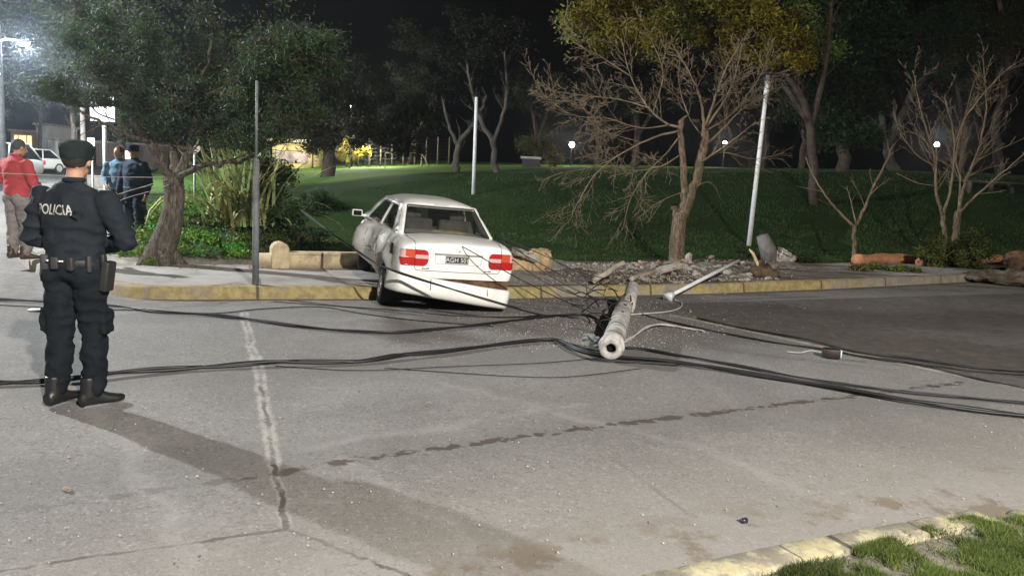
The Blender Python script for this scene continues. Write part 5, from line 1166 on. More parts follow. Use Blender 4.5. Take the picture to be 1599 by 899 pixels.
TT = TT*P[:, 3][:, None, None]*(0.7+0.6*rg.random((N, 4, 1)))+P[:, None, :3]; tri = TT[:, [[0, 1, 3], [1, 2, 3], [2, 0, 3]], :].reshape(-1, 3, 3)
tag(quads('gravel', tri, M['rubble']), 'loose gravel and crumbs of broken concrete over the rubble strip and road', 'gravel', kind='stuff')
# litter
mb = MB(); p = G(66, 484, 0.012); mb.box(p, (0.13, 0.05, 0.008), Matrix.Rotation(0.1, 3, 'Z')); tag(mb.build('litter', simple('paper', (0.75, 0.75, 0.72), 0.7)), 'white paper scrap lying by the gutter behind the foreground officer', 'litter')
p = G(1160, 817, 0.0); mb = MB(); mb.tube([p+Vector((-0.01, 0, 0.014)), p+Vector((0.02, 0.012, 0.014))], [0.013, 0.015], 12); o = mb.build('bottle_cap', simple('cap_dark', (0.03, 0.02, 0.04), 0.4, 0.5)); tag(o, 'small dark plastic cup lying on the pale road near the grass verge', 'litter')
# =================================================================== TREES
def wob(rn, a): return Vector((rn.uniform(-a, a), rn.uniform(-a, a), rn.uniform(-a, a)))
def twigs(mb, pts, r0, r1, rn, level, dens=1.0, spread=0.8, up=0.15, lenf=0.55, tips=None, start=0.25, minr=0.003, sides=4):
    """side shoots along a limb, recursively"""
    L = sum((b-a).length for a, b in zip(pts, pts[1:])); n = max(4, int(dens*L*7.5)) if level > 0 else 0
    for k in range(n):
        t = start+(1-start)*(k+rn.random())/n; i = min(len(pts)-2, int(t*(len(pts)-1))); f = t*(len(pts)-1)-i; p = pts[i].lerp(pts[i+1], f); d = (pts[i+1]-pts[i]).normalized()
        side = d.orthogonal().normalized(); side.rotate(Matrix.Rotation(rn.uniform(0, 6.28), 3, d)); nd = (d*rn.uniform(0.5, 1.0)+side*spread*rn.uniform(0.6, 1.2)+Vector((0, 0, up))).normalized()
        rr = min(0.022, lerp(r0, r1, t)*rn.uniform(0.35, 0.6)); ln = L*lenf*(1-t*0.55)*rn.uniform(0.5, 1.1); m = 5; q = [p]; dd = nd
        for j in range(m): dd = (dd+wob(rn, 0.16)+Vector((0, 0, up*0.25))).normalized(); q.append(q[-1]+dd*ln/m)
        rr = max(rr, minr); mb.tube(q, [lerp(rr, max(minr*0.7, rr*0.3), j/m) for j in range(m+1)], sides if rr > 0.008 else 3, cap=False)
        if tips is not None: tips.append(q[-1]); tips.append(q[m//2])
        if level > 1: twigs(mb, q, rr, rr*0.35, rn, level-1, dens*1.0, spread, up, lenf, tips, 0.2, minr, 3)
def limbs(mb, specs, rn, level, **kw):
    """specs: (points, r0, r1, twiglevel)"""
    for pts, r0, r1, lv in specs:
        P = curve(pts, 5); n = len(P); P = [p+wob(rn, r0*0.25) if 0 < i < n-1 else p for i, p in enumerate(P)]
        mb.tube(P, [lerp(r0, r1, (i/(n-1))**0.8) for i in range(n)], 9 if r0 > 0.03 else 6)
        if lv: twigs(kw.get('tw', mb), P, r0*0.7, r1, rn, lv, **{k: v for k, v in kw.items() if k != 'tw'})
# ---- the broken bare tree
B0 = G(1057, 417, 0.10); Y = B0.y
def d_(x, y, o=0.0): return D(x, y, Y+o)
rn = random.Random(3); tr = MB(); br = MB()
e = empty('bare_tree', B0); tag(e, 'leafless tree with a snapped stem and drooping broken limbs beside the rubble', 'tree')
tr.tube(curve([B0, d_(1057, 385), d_(1060, 350), d_(1064, 332)], 5), [0.17]*3+[0.15]*5+[0.14]*4+[0.135]*4, 14)
limbs(tr, [([d_(1060, 345), d_(1056, 330), d_(1053, 322)], 0.08, 0.06, 0), ([d_(1062, 338), d_(1069, 305), d_(1066, 260), d_(1063, 215), d_(1062, 190)], 0.085, 0.05, 0), ([d_(1062, 192), d_(1066, 186), d_(1074, 181)], 0.05, 0.012, 0),
           ([d_(1064, 340), d_(1080, 300), d_(1092, 262), d_(1099, 225), d_(1102, 200)], 0.11, 0.08, 0)], rn, 0)
S_ = [([d_(1100, 205), d_(1115, 160, 0.2), d_(1130, 115, 0.3), d_(1160, 60, 0.5)], 0.07, 0.015, 3), ([d_(1100, 210), d_(1095, 160, -0.2), d_(1080, 120, -0.4), d_(1050, 70, -0.5)], 0.06, 0.012, 3),
      ([d_(1102, 200), d_(1135, 150, -0.5), d_(1150, 110, -0.8), d_(1158, 70, -1)], 0.05, 0.012, 3), ([d_(1098, 230), d_(1130, 200, 0.4), d_(1160, 170, 0.6), d_(1200, 150, 0.8)], 0.04, 0.008, 3),
      ([d_(1092, 255), d_(1115, 240, -0.3), d_(1150, 215, -0.6), d_(1180, 190, -0.9)], 0.05, 0.010, 3), ([d_(1095, 250), d_(1130, 238, 0.3), d_(1180, 248, 0.4), d_(1225, 238, 0.5)], 0.03, 0.006, 2),
      ([d_(1062, 200), d_(1040, 192, 0.1), d_(1010, 165, 0.2), d_(985, 120, 0.3), d_(970, 60, 0.4)], 0.055, 0.014, 3), ([d_(1012, 168, 0.2), d_(965, 155, 0.3), d_(915, 150, 0.4), d_(850, 140, 0.5)], 0.035, 0.008, 3),
      ([d_(985, 120, 0.3), d_(940, 90, 0.2), d_(905, 70, 0.1), d_(880, 25, 0)], 0.03, 0.006, 3), ([d_(1045, 195), d_(1000, 200, -0.4), d_(950, 185, -0.6), d_(890, 178, -0.7), d_(835, 135, -0.8)], 0.035, 0.006, 3),
      ([d_(1058, 205), d_(1020, 215, -0.3), d_(970, 240, -0.6), d_(930, 272, -0.9), d_(900, 320, -1.0), d_(890, 345, -1.0)], 0.045, 0.010, 2), ([d_(960, 248, -0.6), d_(920, 262, -0.8), d_(870, 272, -1.0), d_(845, 285, -1.1)], 0.025, 0.006, 2),
      ([d_(1060, 215), d_(1040, 240, -0.4), d_(1010, 270, -0.8), d_(985, 310, -1.1), d_(972, 360, -1.2)], 0.035, 0.007, 2), ([d_(1066, 300), d_(1040, 310, -0.3), d_(1015, 325, -0.6), d_(990, 350, -0.8)], 0.02, 0.005, 1),
      ([d_(1066, 240), d_(1030, 260, 0.5), d_(980, 265, 0.8), d_(920, 240, 1.0)], 0.03, 0.006, 3), ([d_(1075, 300), d_(1100, 285, -0.2), d_(1115, 290, -0.4), d_(1125, 312, -0.5)], 0.014, 0.004, 0),
      ([d_(1020, 175, 0.2), d_(1035, 120, 0.3), d_(1025, 80, 0.3), d_(1000, 30, 0.4)], 0.03, 0.007, 3), ([d_(1098, 215), d_(1075, 180, 0.6), d_(1060, 130, 0.9), d_(1062, 80, 1.0)], 0.035, 0.008, 3), ([d_(1101, 205), d_(1140, 180, 0.8), d_(1180, 130, 1.2), d_(1200, 90, 1.4)], 0.035, 0.007, 3)]
limbs(br, [(p_, a_*0.55, b_*0.5, l_) for p_, a_, b_, l_ in S_], rn, 3, dens=1.15, spread=0.75, up=0.04, lenf=0.48, minr=0.0046)
for mb_, nm, mt in ((tr, 'trunk', M['bark']), (br, 'branches', M['twig'])):
    o = mb_.build(nm, mt, e); o.matrix_parent_inverse = Matrix.Translation(-B0)
def bare(px, py, specs, label, Y=None, level=2, mat='twig', trunkmat='bark', seed=1, base=None, name='bare_tree', tw=None, group=None, **kw):
    b = base if base is not None else (G(px, py, 0.12) if Y is None else None)
    if b is None: b = D(px, py, Y); b.z = TW(b.x, b.y)
    Y = b.y; e = empty(name, b); tag(e, label, 'tree', group); rn = random.Random(seed); t = MB(); br = MB()
    for pts, r0, r1, lv in specs:
        P = [D(x, y, Y+o) for x, y, o in pts]; 
        if (pts[0][0], pts[0][1]) == (px, py): P[0] = b-Vector((0, 0, 0.1))
        mb = t if r0 > kw.get('tr', 0.035) else br; P = curve(P, 5); n = len(P); P = [p+wob(rn, r0*0.3) if 0 < i < n-1 else p for i, p in enumerate(P)]
        mb.tube(P, [lerp(r0, r1, i/(n-1)) for i in range(n)], 9)
        if lv: twigs(br, P, r0*0.6, r1, rn, lv, kw.get('dens', 0.8), kw.get('spread', 0.7), kw.get('up', 0.2), kw.get('lenf', 0.4), kw.get('tips'), kw.get('start', 0.25), kw.get('minr', 0.005))
    for mb_, nm, mt in ((t, 'trunk', M[trunkmat]), (br, 'branches', M[mat])):
        if mb_.v: o = mb_.build(nm, mt, e); o.matrix_parent_inverse = Matrix.Translation(-b)
    return e
bare(1335, 414, [([(1335, 414, 0), (1334, 385, 0), (1334, 352, 0)], 0.055, 0.045, 0), ([(1334, 354, 0), (1350, 325, 0.1), (1365, 290, 0.2), (1385, 250, 0.3), (1395, 225, 0.4)], 0.04, 0.012, 2), ([(1334, 354, 0), (1305, 325, -0.1), (1285, 300, -0.2), (1268, 270, -0.2), (1258, 245, -0.2)], 0.03, 0.008, 1), ([(1336, 348, 0), (1330, 320, 0.1), (1322, 290, 0.2)], 0.015, 0.005, 1)], 'small leafless sapling with a V fork at the back of the sidewalk', seed=5, dens=0.5, tr=0.03, minr=0.004)
bare(1490, 412, [([(1490, 412, 0), (1493, 370, 0), (1497, 330, 0)], 0.10, 0.08, 0), ([(1480, 412, 0), (1474, 370, -0.2), (1472, 335, -0.2)], 0.07, 0.055, 0), ([(1472, 337, -0.2), (1462, 300, -0.3), (1458, 240, -0.3), (1440, 180, -0.4), (1425, 110, -0.4)], 0.045, 0.010, 3), ([(1472, 337, -0.2), (1485, 290, -0.1), (1490, 220, 0), (1475, 150, 0.1)], 0.04, 0.010, 3),
               ([(1497, 332, 0), (1505, 290, 0.2), (1525, 240, 0.3), (1540, 170, 0.4), (1535, 90, 0.5)], 0.045, 0.010, 3), ([(1497, 332, 0), (1530, 300, -0.2), (1565, 270, -0.4), (1605, 235, -0.6)], 0.035, 0.008, 3), ([(1498, 322, 0), (1500, 280, 0.5), (1493, 240, 0.7), (1520, 130, 0.9)], 0.035, 0.007, 3), ([(1460, 260, -0.3), (1430, 240, -0.4), (1405, 205, -0.5), (1395, 170, -0.5)], 0.02, 0.005, 2), ([(1490, 230, 0), (1510, 180, -0.3), (1560, 120, -0.5), (1600, 90, -0.6)], 0.02, 0.005, 2), ([(1458, 290, -0.3), (1430, 285, -0.2), (1400, 270, 0)], 0.012, 0.004, 1)], 'multi-stemmed leafless tree growing from a leafy clump at far right', seed=8, dens=0.7, tr=0.04, minr=0.006)
# ---- leaves
def leafcloud(clumps, n, size, asp, rg, tint=0.35, zs=1.0):
    """clumps: (center, radius, colour multiplier, weight)"""
    w = np.array([c[3] for c in clumps], float); w /= w.sum(); idx = rg.choice(len(clumps), n, p=w)
    C = np.array([tuple(c[0]) for c in clumps])[idx]; Rr = np.array([c[1] if isinstance(c[1], (tuple, list)) else (c[1],)*3 for c in clumps])[idx]; K = np.array([c[2] for c in clumps])[idx]
    d = rg.normal(size=(n, 3)); d /= np.linalg.norm(d, axis=1)[:, None]; rad = np.minimum(1.9, np.abs(rg.normal(size=n))*0.62+0.12); P = C+d*Rr*rad[:, None]
    a = rg.normal(size=(n, 3)); a /= np.linalg.norm(a, axis=1)[:, None]; b = np.cross(a, rg.normal(size=(n, 3))); b /= np.linalg.norm(b, axis=1)[:, None]
    s = size*(0.6+0.8*rg.random(n))[:, None]; a = a*s; b = b*s*asp
    V = np.stack([P-a*0.5, P+b*0.5-a*0.05, P+a*0.5, P-b*0.5-a*0.05], 1); col = K*(1+tint*(rg.random((n, 1))*2-1))*(1+0.08*rg.normal(size=(n, 3)))
    return V, np.clip(col, 0.05, 3)
def subclumps(c, rad, k, rn, r, mul, w=1.0):
    out = []
    for i in range(k):
        v = Vector((rn.gauss(0, 1), rn.gauss(0, 1), rn.gauss(0, 1))).normalized()*(rn.random()**0.4); rr = rad if isinstance(rad, (tuple, list)) else (rad,)*3
        q = c+Vector((v.x*rr[0], v.y*rr[1], v.z*rr[2])); m = rn.uniform(0.55, 1.35); s = r*rn.uniform(0.6, 1.3); out.append((q, (s, s, s*0.7), tuple(m*x for x in mul), w*s*s))
    return out
M['leaf'] = foliage('leaf', (0.040, 0.055, 0.026), 0.4); M['leaf_light'] = foliage('leaf_light', (0.14, 0.16, 0.06), 0.35)
# ---- leaning tree at left with the wide feathery crown
B1 = G(250, 414, 0.12); Y1 = B1.y; rn = random.Random(21); rg = np.random.default_rng(21)
e = empty('leaning_tree', B1); tag(e, 'big leafy tree with a leaning dark trunk and wide crown over the sidewalk at left', 'tree')
def l_(x, y, o=0.0): return D(x, y, Y1+o)
tr = MB(); br = MB()
P = curve([B1-Vector((0, 0, 0.1)), l_(252, 392), l_(266, 350), l_(272, 310), l_(270, 275)], 6); n = len(P); tr.tube(P, [lerp(0.24, 0.145, min(1, (i/(n-1))*1.5)) for i in range(n)], 14)
for s in range(5):
    a = s*1.25+0.4; tr.tube([B1+Vector((math.cos(a)*0.10, math.sin(a)*0.10, 0.22)), B1+Vector((math.cos(a)*0.26, math.sin(a)*0.24, 0.05)), B1+Vector((math.cos(a)*0.42, math.sin(a)*0.38, -0.08))], [0.13, 0.09, 0.04], 8)
tips = []
SP = [([l_(268, 285), l_(250, 250, -0.2), l_(228, 215, -0.4), l_(195, 170, -0.7), l_(150, 110, -0.9)], 0.11, 0.03), ([l_(270, 280), l_(275, 245, 0.1), l_(262, 205, 0.3), l_(250, 150, 0.5), l_(230, 60, 0.6)], 0.10, 0.03),
      ([l_(272, 285), l_(290, 250, 0), l_(298, 215, 0), l_(310, 150, 0.1), l_(330, 60, 0.2)], 0.11, 0.03), ([l_(274, 285), l_(310, 262, -0.3), l_(350, 255, -0.6), l_(405, 240, -0.8), l_(450, 195, -0.9)], 0.07, 0.015),
      ([l_(298, 222), l_(340, 180, 0.5), l_(400, 120, 0.9), l_(460, 60, 1.2)], 0.07, 0.02), ([l_(310, 160, 0.1), l_(370, 120, -0.5), l_(430, 100, -0.8), l_(490, 90, -1)], 0.05, 0.015), ([l_(235, 222, -0.4), l_(190, 205, -0.8), l_(140, 180, -1.2), l_(90, 150, -1.5)], 0.05, 0.015), ([l_(255, 170, 0.5), l_(190, 100, 0.9), l_(120, 50, 1.2)], 0.05, 0.015), ([l_(310, 150), l_(345, 170, 1), l_(400, 180, 1.6), l_(470, 170, 2)], 0.04, 0.012)]
SP = [(p_, a_*0.68, b_*0.6) for p_, a_, b_ in SP]
for pts, r0, r1 in SP:
    P = curve(pts, 5); n = len(P); P = [p+wob(rn, 0.03) for p in P]; tr.tube(P, [lerp(r0, r1, i/(n-1)) for i in range(n)], 9); twigs(br, P, r0*0.6, r1*0.6, rn, 2, 0.8, 0.8, 0.15, 0.45, tips, 0.25, 0.005)
cl = []
for t in tips: cl.append((t, (0.26, 0.26, 0.16), tuple(rn.uniform(0.6, 1.3)*x for x in (1, 1.05, 1.0)), 0.5))
for (x, y, o, rx, rz_, k, mul) in ((130, 60, 0, 0.7, 0.8, 26, (0.8, 0.95, 1.1)), (230, 90, 0.3, 1.0, 0.8, 40, (0.8, 1, 1)), (330, 90, 0.3, 1.0, 0.8, 40, (0.95, 1, 0.9)), (430, 60, 0.5, 0.8, 0.7, 34, (1.5, 1.4, 0.8)), (460, 130, 0.6, 0.5, 0.5, 22, (1.6, 1.4, 0.8)), (380, 170, 0.6, 0.7, 0.4, 24, (1.1, 1.0, 0.8)), (250, 170, 0, 0.9, 0.35, 26, (0.8, 0.95, 0.95)), (120, 150, -0.3, 0.5, 0.35, 14, (0.9, 1.3, 1.0)), (280, -20, 0.5, 2.0, 0.8, 60, (0.9, 1, 0.9)), (330, 205, 0.8, 0.6, 0.2, 14, (1, 1, 0.8)), (480, 170, 1.0, 0.35, 0.3, 10, (1.6, 1.5, 0.8))):  # upper right clumps tinted yellow, their lit look painted into the leaves
    cl += subclumps(l_(x, y, o+0.75), (rx, 0.9, rz_), k, rn, 0.30, mul)
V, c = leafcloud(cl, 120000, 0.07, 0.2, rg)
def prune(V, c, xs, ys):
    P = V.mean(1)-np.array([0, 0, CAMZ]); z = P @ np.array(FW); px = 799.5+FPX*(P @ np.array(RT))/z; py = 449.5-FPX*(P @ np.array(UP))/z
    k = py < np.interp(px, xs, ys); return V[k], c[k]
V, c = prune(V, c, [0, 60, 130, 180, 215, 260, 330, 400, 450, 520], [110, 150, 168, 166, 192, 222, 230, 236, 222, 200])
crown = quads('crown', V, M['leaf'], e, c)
for o in (tr.build('trunk', M['bark_grey'], e), br.build('branches', M['bark'], e), crown): o.matrix_parent_inverse = Matrix.Translation(-B1)
# ---- trees behind the lawn
def leafy(px, py, Y, trunk, clumps, label, n, size, mat='leaf', tmat='bark_far', seed=0, asp=0.35, name='leafy_tree', group=None, twl=2, r=0.3, dy=1.5):
    b = D(px, py, Y); b.z = TW(b.x, b.y); e = empty(name, b); tag(e, label, 'tree', group); rn = random.Random(seed); rg = np.random.default_rng(seed); t = MB(); br = MB()
    for pts, r0, r1 in trunk:
        P = [D(x, y, Y+o) for x, y, o in pts]
        if abs(pts[0][0]-px) < 2 and abs(pts[0][1]-py) < 8: P[0] = b-Vector((0, 0, 0.2))
        P = curve(P, 4); m = len(P); P = [p+wob(rn, r0*0.3) if 0 < i < m-1 else p for i, p in enumerate(P)]; t.tube(P, [lerp(r0, r1, i/(m-1)) for i in range(m)], 8)
        if twl: twigs(br, P, r0*0.5, r1*0.5, rn, twl, 0.5, 0.8, 0.2, 0.35, None, 0.35, 0.010)
    os = [t.build('trunk', M[tmat], e)]
    if br.v: os.append(br.build('branches', M[tmat], e))
    cl = []
    for (x, y, o, rx, rz_, k, mul) in clumps: cl += subclumps(D(x, y, Y+o), (rx, dy, rz_), k, rn, r, mul)
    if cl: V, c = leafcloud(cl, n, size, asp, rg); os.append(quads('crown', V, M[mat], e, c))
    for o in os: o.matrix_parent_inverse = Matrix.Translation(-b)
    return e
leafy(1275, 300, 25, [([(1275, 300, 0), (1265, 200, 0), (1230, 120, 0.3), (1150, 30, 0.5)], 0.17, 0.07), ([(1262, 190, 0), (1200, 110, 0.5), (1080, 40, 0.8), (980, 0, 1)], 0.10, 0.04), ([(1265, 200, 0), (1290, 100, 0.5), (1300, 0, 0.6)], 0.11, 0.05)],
      [(960, 20, 0, 1.4, 1.1, 22, (0.9, 0.62, 0.2)), (1060, 30, 0, 1.8, 1.1, 34, (0.85, 0.75, 0.3)), (1160, 40, 0, 1.6, 1.3, 34, (1.05, 0.75, 0.22)), (1215, 85, -0.3, 0.9, 0.6, 18, (1.15, 0.78, 0.17)), (1010, 60, -0.5, 1.0, 0.5, 12, (1.0, 0.68, 0.2)), (920, 30, 0.3, 0.7, 0.8, 9, (1.2, 1.1, 0.5)), (1090, -60, 0.5, 4, 1.4, 40, (1.0, 1, 0.6)), (1240, 60, 1.5, 1.5, 1.5, 20, (0.7, 0.9, 0.6))],  # orange of sodium lamps put into the leaf colours of the crown
      'tall leafy tree with lamplight tinted into its foliage towering behind the broken bare tree', 60000, 0.14, 'leaf_light', seed=31, r=0.42)
leafy(1315, 300, 30, [([(1315, 300, 0), (1318, 220, 0), (1330, 150, 0.3), (1345, 40, 0.5)], 0.28, 0.1)], [(1290, 130, 0, 1.8, 1.8, 30, (0.6, 0.8, 0.55)), (1350, 110, 0, 1.8, 2.2, 34, (0.45, 0.6, 0.5)), (1320, 200, 0, 1.5, 0.8, 16, (0.55, 0.75, 0.55)), (1300, 30, 0, 2.5, 1.6, 26, (0.5, 0.8, 0.6))], 'dark green bushy tree right of the tall white park lamp', 42000, 0.16, 'leaf', seed=32, r=0.5)
leafy(1400, 300, 34, [([(1400, 300, 0), (1385, 240, 0), (1402, 190, 0.2), (1440, 120, 0.4), (1490, 30, 0.5)], 0.24, 0.1), ([(1385, 230, 0), (1372, 170, 0), (1345, 120, 0.3), (1340, 10, 0.5)], 0.16, 0.07)], [(1440, 60, 0, 3, 2, 20, (0.5, 0.7, 0.6))], 'pale-barked eucalyptus with forked trunk behind the sapling', 12000, 0.16, 'leaf', 'bark_pale', seed=33, r=0.5)
leafy(1560, 300, 36, [([(1560, 300, 0), (1555, 200, 0), (1575, 100, 0.3), (1560, 0, 0.5)], 0.22, 0.1)], [(1560, 60, 0, 3, 2.5, 30, (0.9, 0.7, 0.5))], 'dark reddish tree behind the multi-stemmed tree at the right edge', 20000, 0.16, 'leaf', 'bark_far', seed=34, r=0.5)
leafy(511, 278, 37, [([(511, 278, 0), (512, 245, 0), (508, 225, 0), (480, 170, 0.5), (460, 120, 0.6)], 0.36, 0.1), ([(511, 245, 0), (530, 215, 0.3), (560, 180, 0.5), (580, 130, 0.6)], 0.22, 0.07), ([(511, 240, 0), (520, 190, 0), (525, 120, 0.3)], 0.16, 0.06)], [(470, 180, 0, 2.6, 1.7, 34, (0.7, 0.5, 0.4)), (560, 170, 0, 2.6, 1.8, 34, (0.55, 0.4, 0.35)), (510, 110, 0, 3, 1.6, 24, (0.35, 0.3, 0.3)), (640, 190, 1.5, 2, 1.6, 20, (0.35, 0.28, 0.28))], 'thick forked tree in front of the lit lawn strip left of the car', 45000, 0.17, 'leaf', 'bark_far', seed=35, r=0.6)
leafy(712, 283, 34, [([(712, 283, 0), (712, 250, 0), (716, 225, 0), (745, 185, 0.3), (760, 150, 0.3)], 0.17, 0.06), ([(715, 228, 0), (700, 195, 0.2), (690, 150, 0.3)], 0.10, 0.04)], [(720, 110, 0, 2.2, 1.2, 12, (0.25, 0.2, 0.18))], 'pale forked tree just left of the slim pole behind the car', 9000, 0.15, 'leaf', 'bark_pale', seed=36, r=0.5)
leafy(776, 288, 33, [([(776, 288, 0), (772, 255, 0), (770, 225, 0), (752, 190, 0.2), (738, 150, 0.3), (730, 100, 0.4)], 0.15, 0.05), ([(770, 222, 0), (785, 180, 0.3), (792, 140, 0.3), (788, 80, 0.3)], 0.09, 0.04)], [(770, 80, 0, 2.4, 1.4, 12, (0.25, 0.2, 0.18))], 'pale forked tree right of the slim pole behind the car', 9000, 0.15, 'leaf', 'bark_pale', seed=37, r=0.5)
leafy(838, 262, 43, [([(838, 262, 0), (838, 220, 0), (832, 160, 0.3)], 0.18, 0.07), ([(838, 225, 0), (850, 190, 0), (862, 150, 0.3)], 0.1, 0.05)], [(845, 225, 0, 1.0, 0.7, 10, (1.4, 1.1, 0.5)), (862, 240, 0.6, 0.6, 0.5, 6, (2.0, 1.2, 0.4)), (840, 150, 0, 2.5, 2, 20, (0.5, 0.5, 0.4))], 'small tree lit from behind by the bright park lamp', 14000, 0.15, 'leaf', 'bark_far', seed=38, r=0.45)  # clumps near the lamp coloured warmer and lighter for its backlight
for i, (x, Y, lb) in enumerate(((990, 40, 'dark tree between the bright park lamp and the broken tree'), (1190, 38, 'dark tree just behind the white park lamp post'), (1250, 44, 'far dark tree right of the white park lamp post'), (640, 52, 'dark tree beyond the lit lawn fence'), (930, 54, 'dark tree far behind the bright park lamp'), (1500, 46, 'far dark tree behind the multi-stemmed tree'))):
    leafy(x, 272, Y, [([(x, 272, 0), (x+6, 200, 0), (x-8, 120, 0.4)], 0.2, 0.08), ([(x+4, 215, 0), (x+30, 170, 0.3), (x+40, 120, 0.4)], 0.12, 0.05)], [(x, 130, 0, 2.6, 2.2, 22, (0.38, 0.34, 0.28)), (x+20, 60, 0, 3, 2.2, 18, (0.3, 0.28, 0.25))], lb, 16000, 0.18, 'leaf', 'bark_far', seed=40+i, r=0.6, group='background trees')
# left background trees along the cross street
for i, (x, Y, mul, lb) in enumerate(((60, 52, (0.8, 0.95, 1.1), 'dark tree behind the parked cars at far left'), (110, 40, (0.8, 0.8, 0.9), 'dark tree behind the thin grey pole'), (185, 30, (1.1, 1.1, 0.8), 'leafy tree with pale trunk behind the signboard'), (-10, 45, (0.8, 0.95, 1.1), 'dark tree cut by the left edge behind the lit street lamp'))):
    leafy(x, 255, Y, [([(x, 255, 0), (x+4, 200, 0), (x-4, 130, 0.4)], 0.15, 0.08)], [(x, 130, 0, 2.2*Y/40, 2.0, 22, mul), (x+10, 40, 0, 2.6*Y/40, 2.4, 26, mul)], lb, 20000, 0.16, 'leaf', 'bark_pale' if i == 2 else 'bark_grey', seed=50+i, r=0.55, group='trees along the cross street')
# =================================================================== SHRUBS
def shrub(px, py, rad, n, size, label, mat='leaf_light', mul=(0.7, 1.0, 0.5), seed=0, Y=None, name='shrub', asp=0.5, cat='shrub', group=None, k=18, r=0.16, up=0.6):
    b = GT(px, py) if Y is None else D(px, py, Y)
    if Y is not None: b.z = TW(b.x, b.y)
    e = empty(name, b); tag(e, label, cat, group); rn = random.Random(seed); rg = np.random.default_rng(seed)
    cl = subclumps(Vector((0, 0, rad[2]*up)), rad, k, rn, r, mul); V, c = leafcloud(cl, n, size, asp, rg); V[:, :, 2] = np.maximum(V[:, :, 2], -0.15); quads('leaves', V, M[mat], e, c)
    mb = MB()
    for i in range(7): a = rn.random()*6.28; mb.tube([(0, 0, -0.1), (math.cos(a)*rad[0]*0.3, math.sin(a)*rad[1]*0.3, rad[2]*0.5), (math.cos(a)*rad[0]*0.6, math.sin(a)*rad[1]*0.6, rad[2]*1.0)], [0.015, 0.01, 0.005], 5)
    mb.build('stems', M['bark'], e); return e
# ground cover on the bank (uncountable)
rg = np.random.default_rng(77); Vs = []; cl = []
rn = random.Random(78)
for k in range(420):
    u = rn.uniform(-0.75, 1.9); v = rn.uniform(13.3, 24); p = W(u, v, T(u, v)+0.05); hh = rn.uniform(0.08, 0.2); cl.append((p, (0.22, 0.22, hh), tuple(rn.uniform(0.5, 1.25)*x for x in ((0.75, 1.25, 0.5) if u < 1.2 else (0.4, 0.6, 0.3))), 1.0))
V, c = leafcloud(cl, 60000, 0.06, 0.55, rg); tag(quads('ground_cover', V, M['leaf_light'], None, c), 'dense bright green ground cover on the bank behind the leaning tree', 'ground cover', kind='stuff')
shrub(232, 412, (0.28, 0.25, 0.16), 3000, 0.07, 'small grassy tuft at the foot of the leaning tree', seed=1, r=0.1, k=10, name='grass_tuft', asp=0.15)
shrub(455, 385, (0.9, 0.8, 0.6), 14000, 0.07, 'dark low shrub behind the low cream wall', 'leaf', (0.7, 0.9, 0.6), 2, k=24, r=0.22)
shrub(420, 350, (0.8, 0.8, 0.75), 14000, 0.08, 'dark leafy shrub right of the strap-leaved plant', 'leaf', (0.9, 1.1, 0.7), 3, k=24, r=0.22)
shrub(480, 330, (0.9, 0.9, 0.4), 9000, 0.07, 'dark shrub on the ditch side slope behind the steel post', 'leaf', (0.7, 1.0, 0.6), 4, k=20, r=0.2)
shrub(1455, 418, (0.75, 0.5, 0.45), 12000, 0.06, 'brownish leafy clump left of the multi-stemmed tree foot', 'leaf_light', (0.55, 0.55, 0.35), 5, k=22, r=0.16)
shrub(1515, 420, (0.42, 0.4, 0.6), 9000, 0.06, 'green climbing clump on the right foot of the multi-stemmed tree', 'leaf_light', (0.38, 0.45, 0.25), 6, k=22, r=0.16)
shrub(1400, 424, (0.6, 0.3, 0.12), 4000, 0.05, 'low grassy tuft in front of the orange tubes', 'leaf_light', (0.7, 0.8, 0.4), 7, k=12, r=0.1)
shrub(1335, 424, (0.35, 0.25, 0.1), 2000, 0.05, 'small dry tuft round the sapling foot', 'leaf_light', (0.8, 0.7, 0.45), 8, k=8, r=0.08)
shrub(1255, 410, (0.5, 0.4, 0.15), 3500, 0.05, 'low dark weeds right of the uprooted footing', 'leaf', (0.8, 1.0, 0.5), 9, k=12, r=0.12)
# strap-leaved plant (flax)
b = GT(378, 352); rn = random.Random(14); e = empty('flax_plant', b); tag(e, 'tall strap-leaved flax plant with pale arching leaves between tree and steel post', 'plant'); mb = MB(); tints = []
for k in range(330):
    a = rn.uniform(0, 6.28); L = rn.uniform(0.8, 2.3); tilt = abs(rn.gauss(0.25, 0.35)); w = rn.uniform(0.02, 0.035); o0 = Vector((rn.gauss(0, 0.22), rn.gauss(0, 0.22), 0)); d = Vector((math.cos(a), math.sin(a), 0)); s = Vector((-d.y, d.x, 0)); n = 7; vs = []; th = tilt; p = o0.copy(); dr = rn.uniform(0.1, 0.33)*rn.random()
    for j in range(n+1):
        t = j/n; ww = w*(1-t**3)*(0.7+0.3*math.sin(t*3)); vs += [p-s*ww, p+s*ww]; th += dr*(0.4+t*1.5); p = p+(d*math.sin(th)+Vector((0, 0, math.cos(th))))*(L/n)
    mb.add(vs, [(2*j, 2*j+1, 2*j+3, 2*j+2) for j in range(n)])
    t = rn.uniform(0.6, 1.5); tints += [(t*(1.5 if rn.random() < 0.35 else 1.0), t*1.05, t*0.85)]*(2*(n+1))
me = mb.mesh('leaves'); at = me.color_attributes.new('tint', 'FLOAT_COLOR', 'POINT'); at.data.foreach_set('color', np.array([(*t, 1) for t in tints], np.float32).reshape(-1)); link('leaves', me, foliage('flax', (0.26, 0.32, 0.16), 0.25), e)
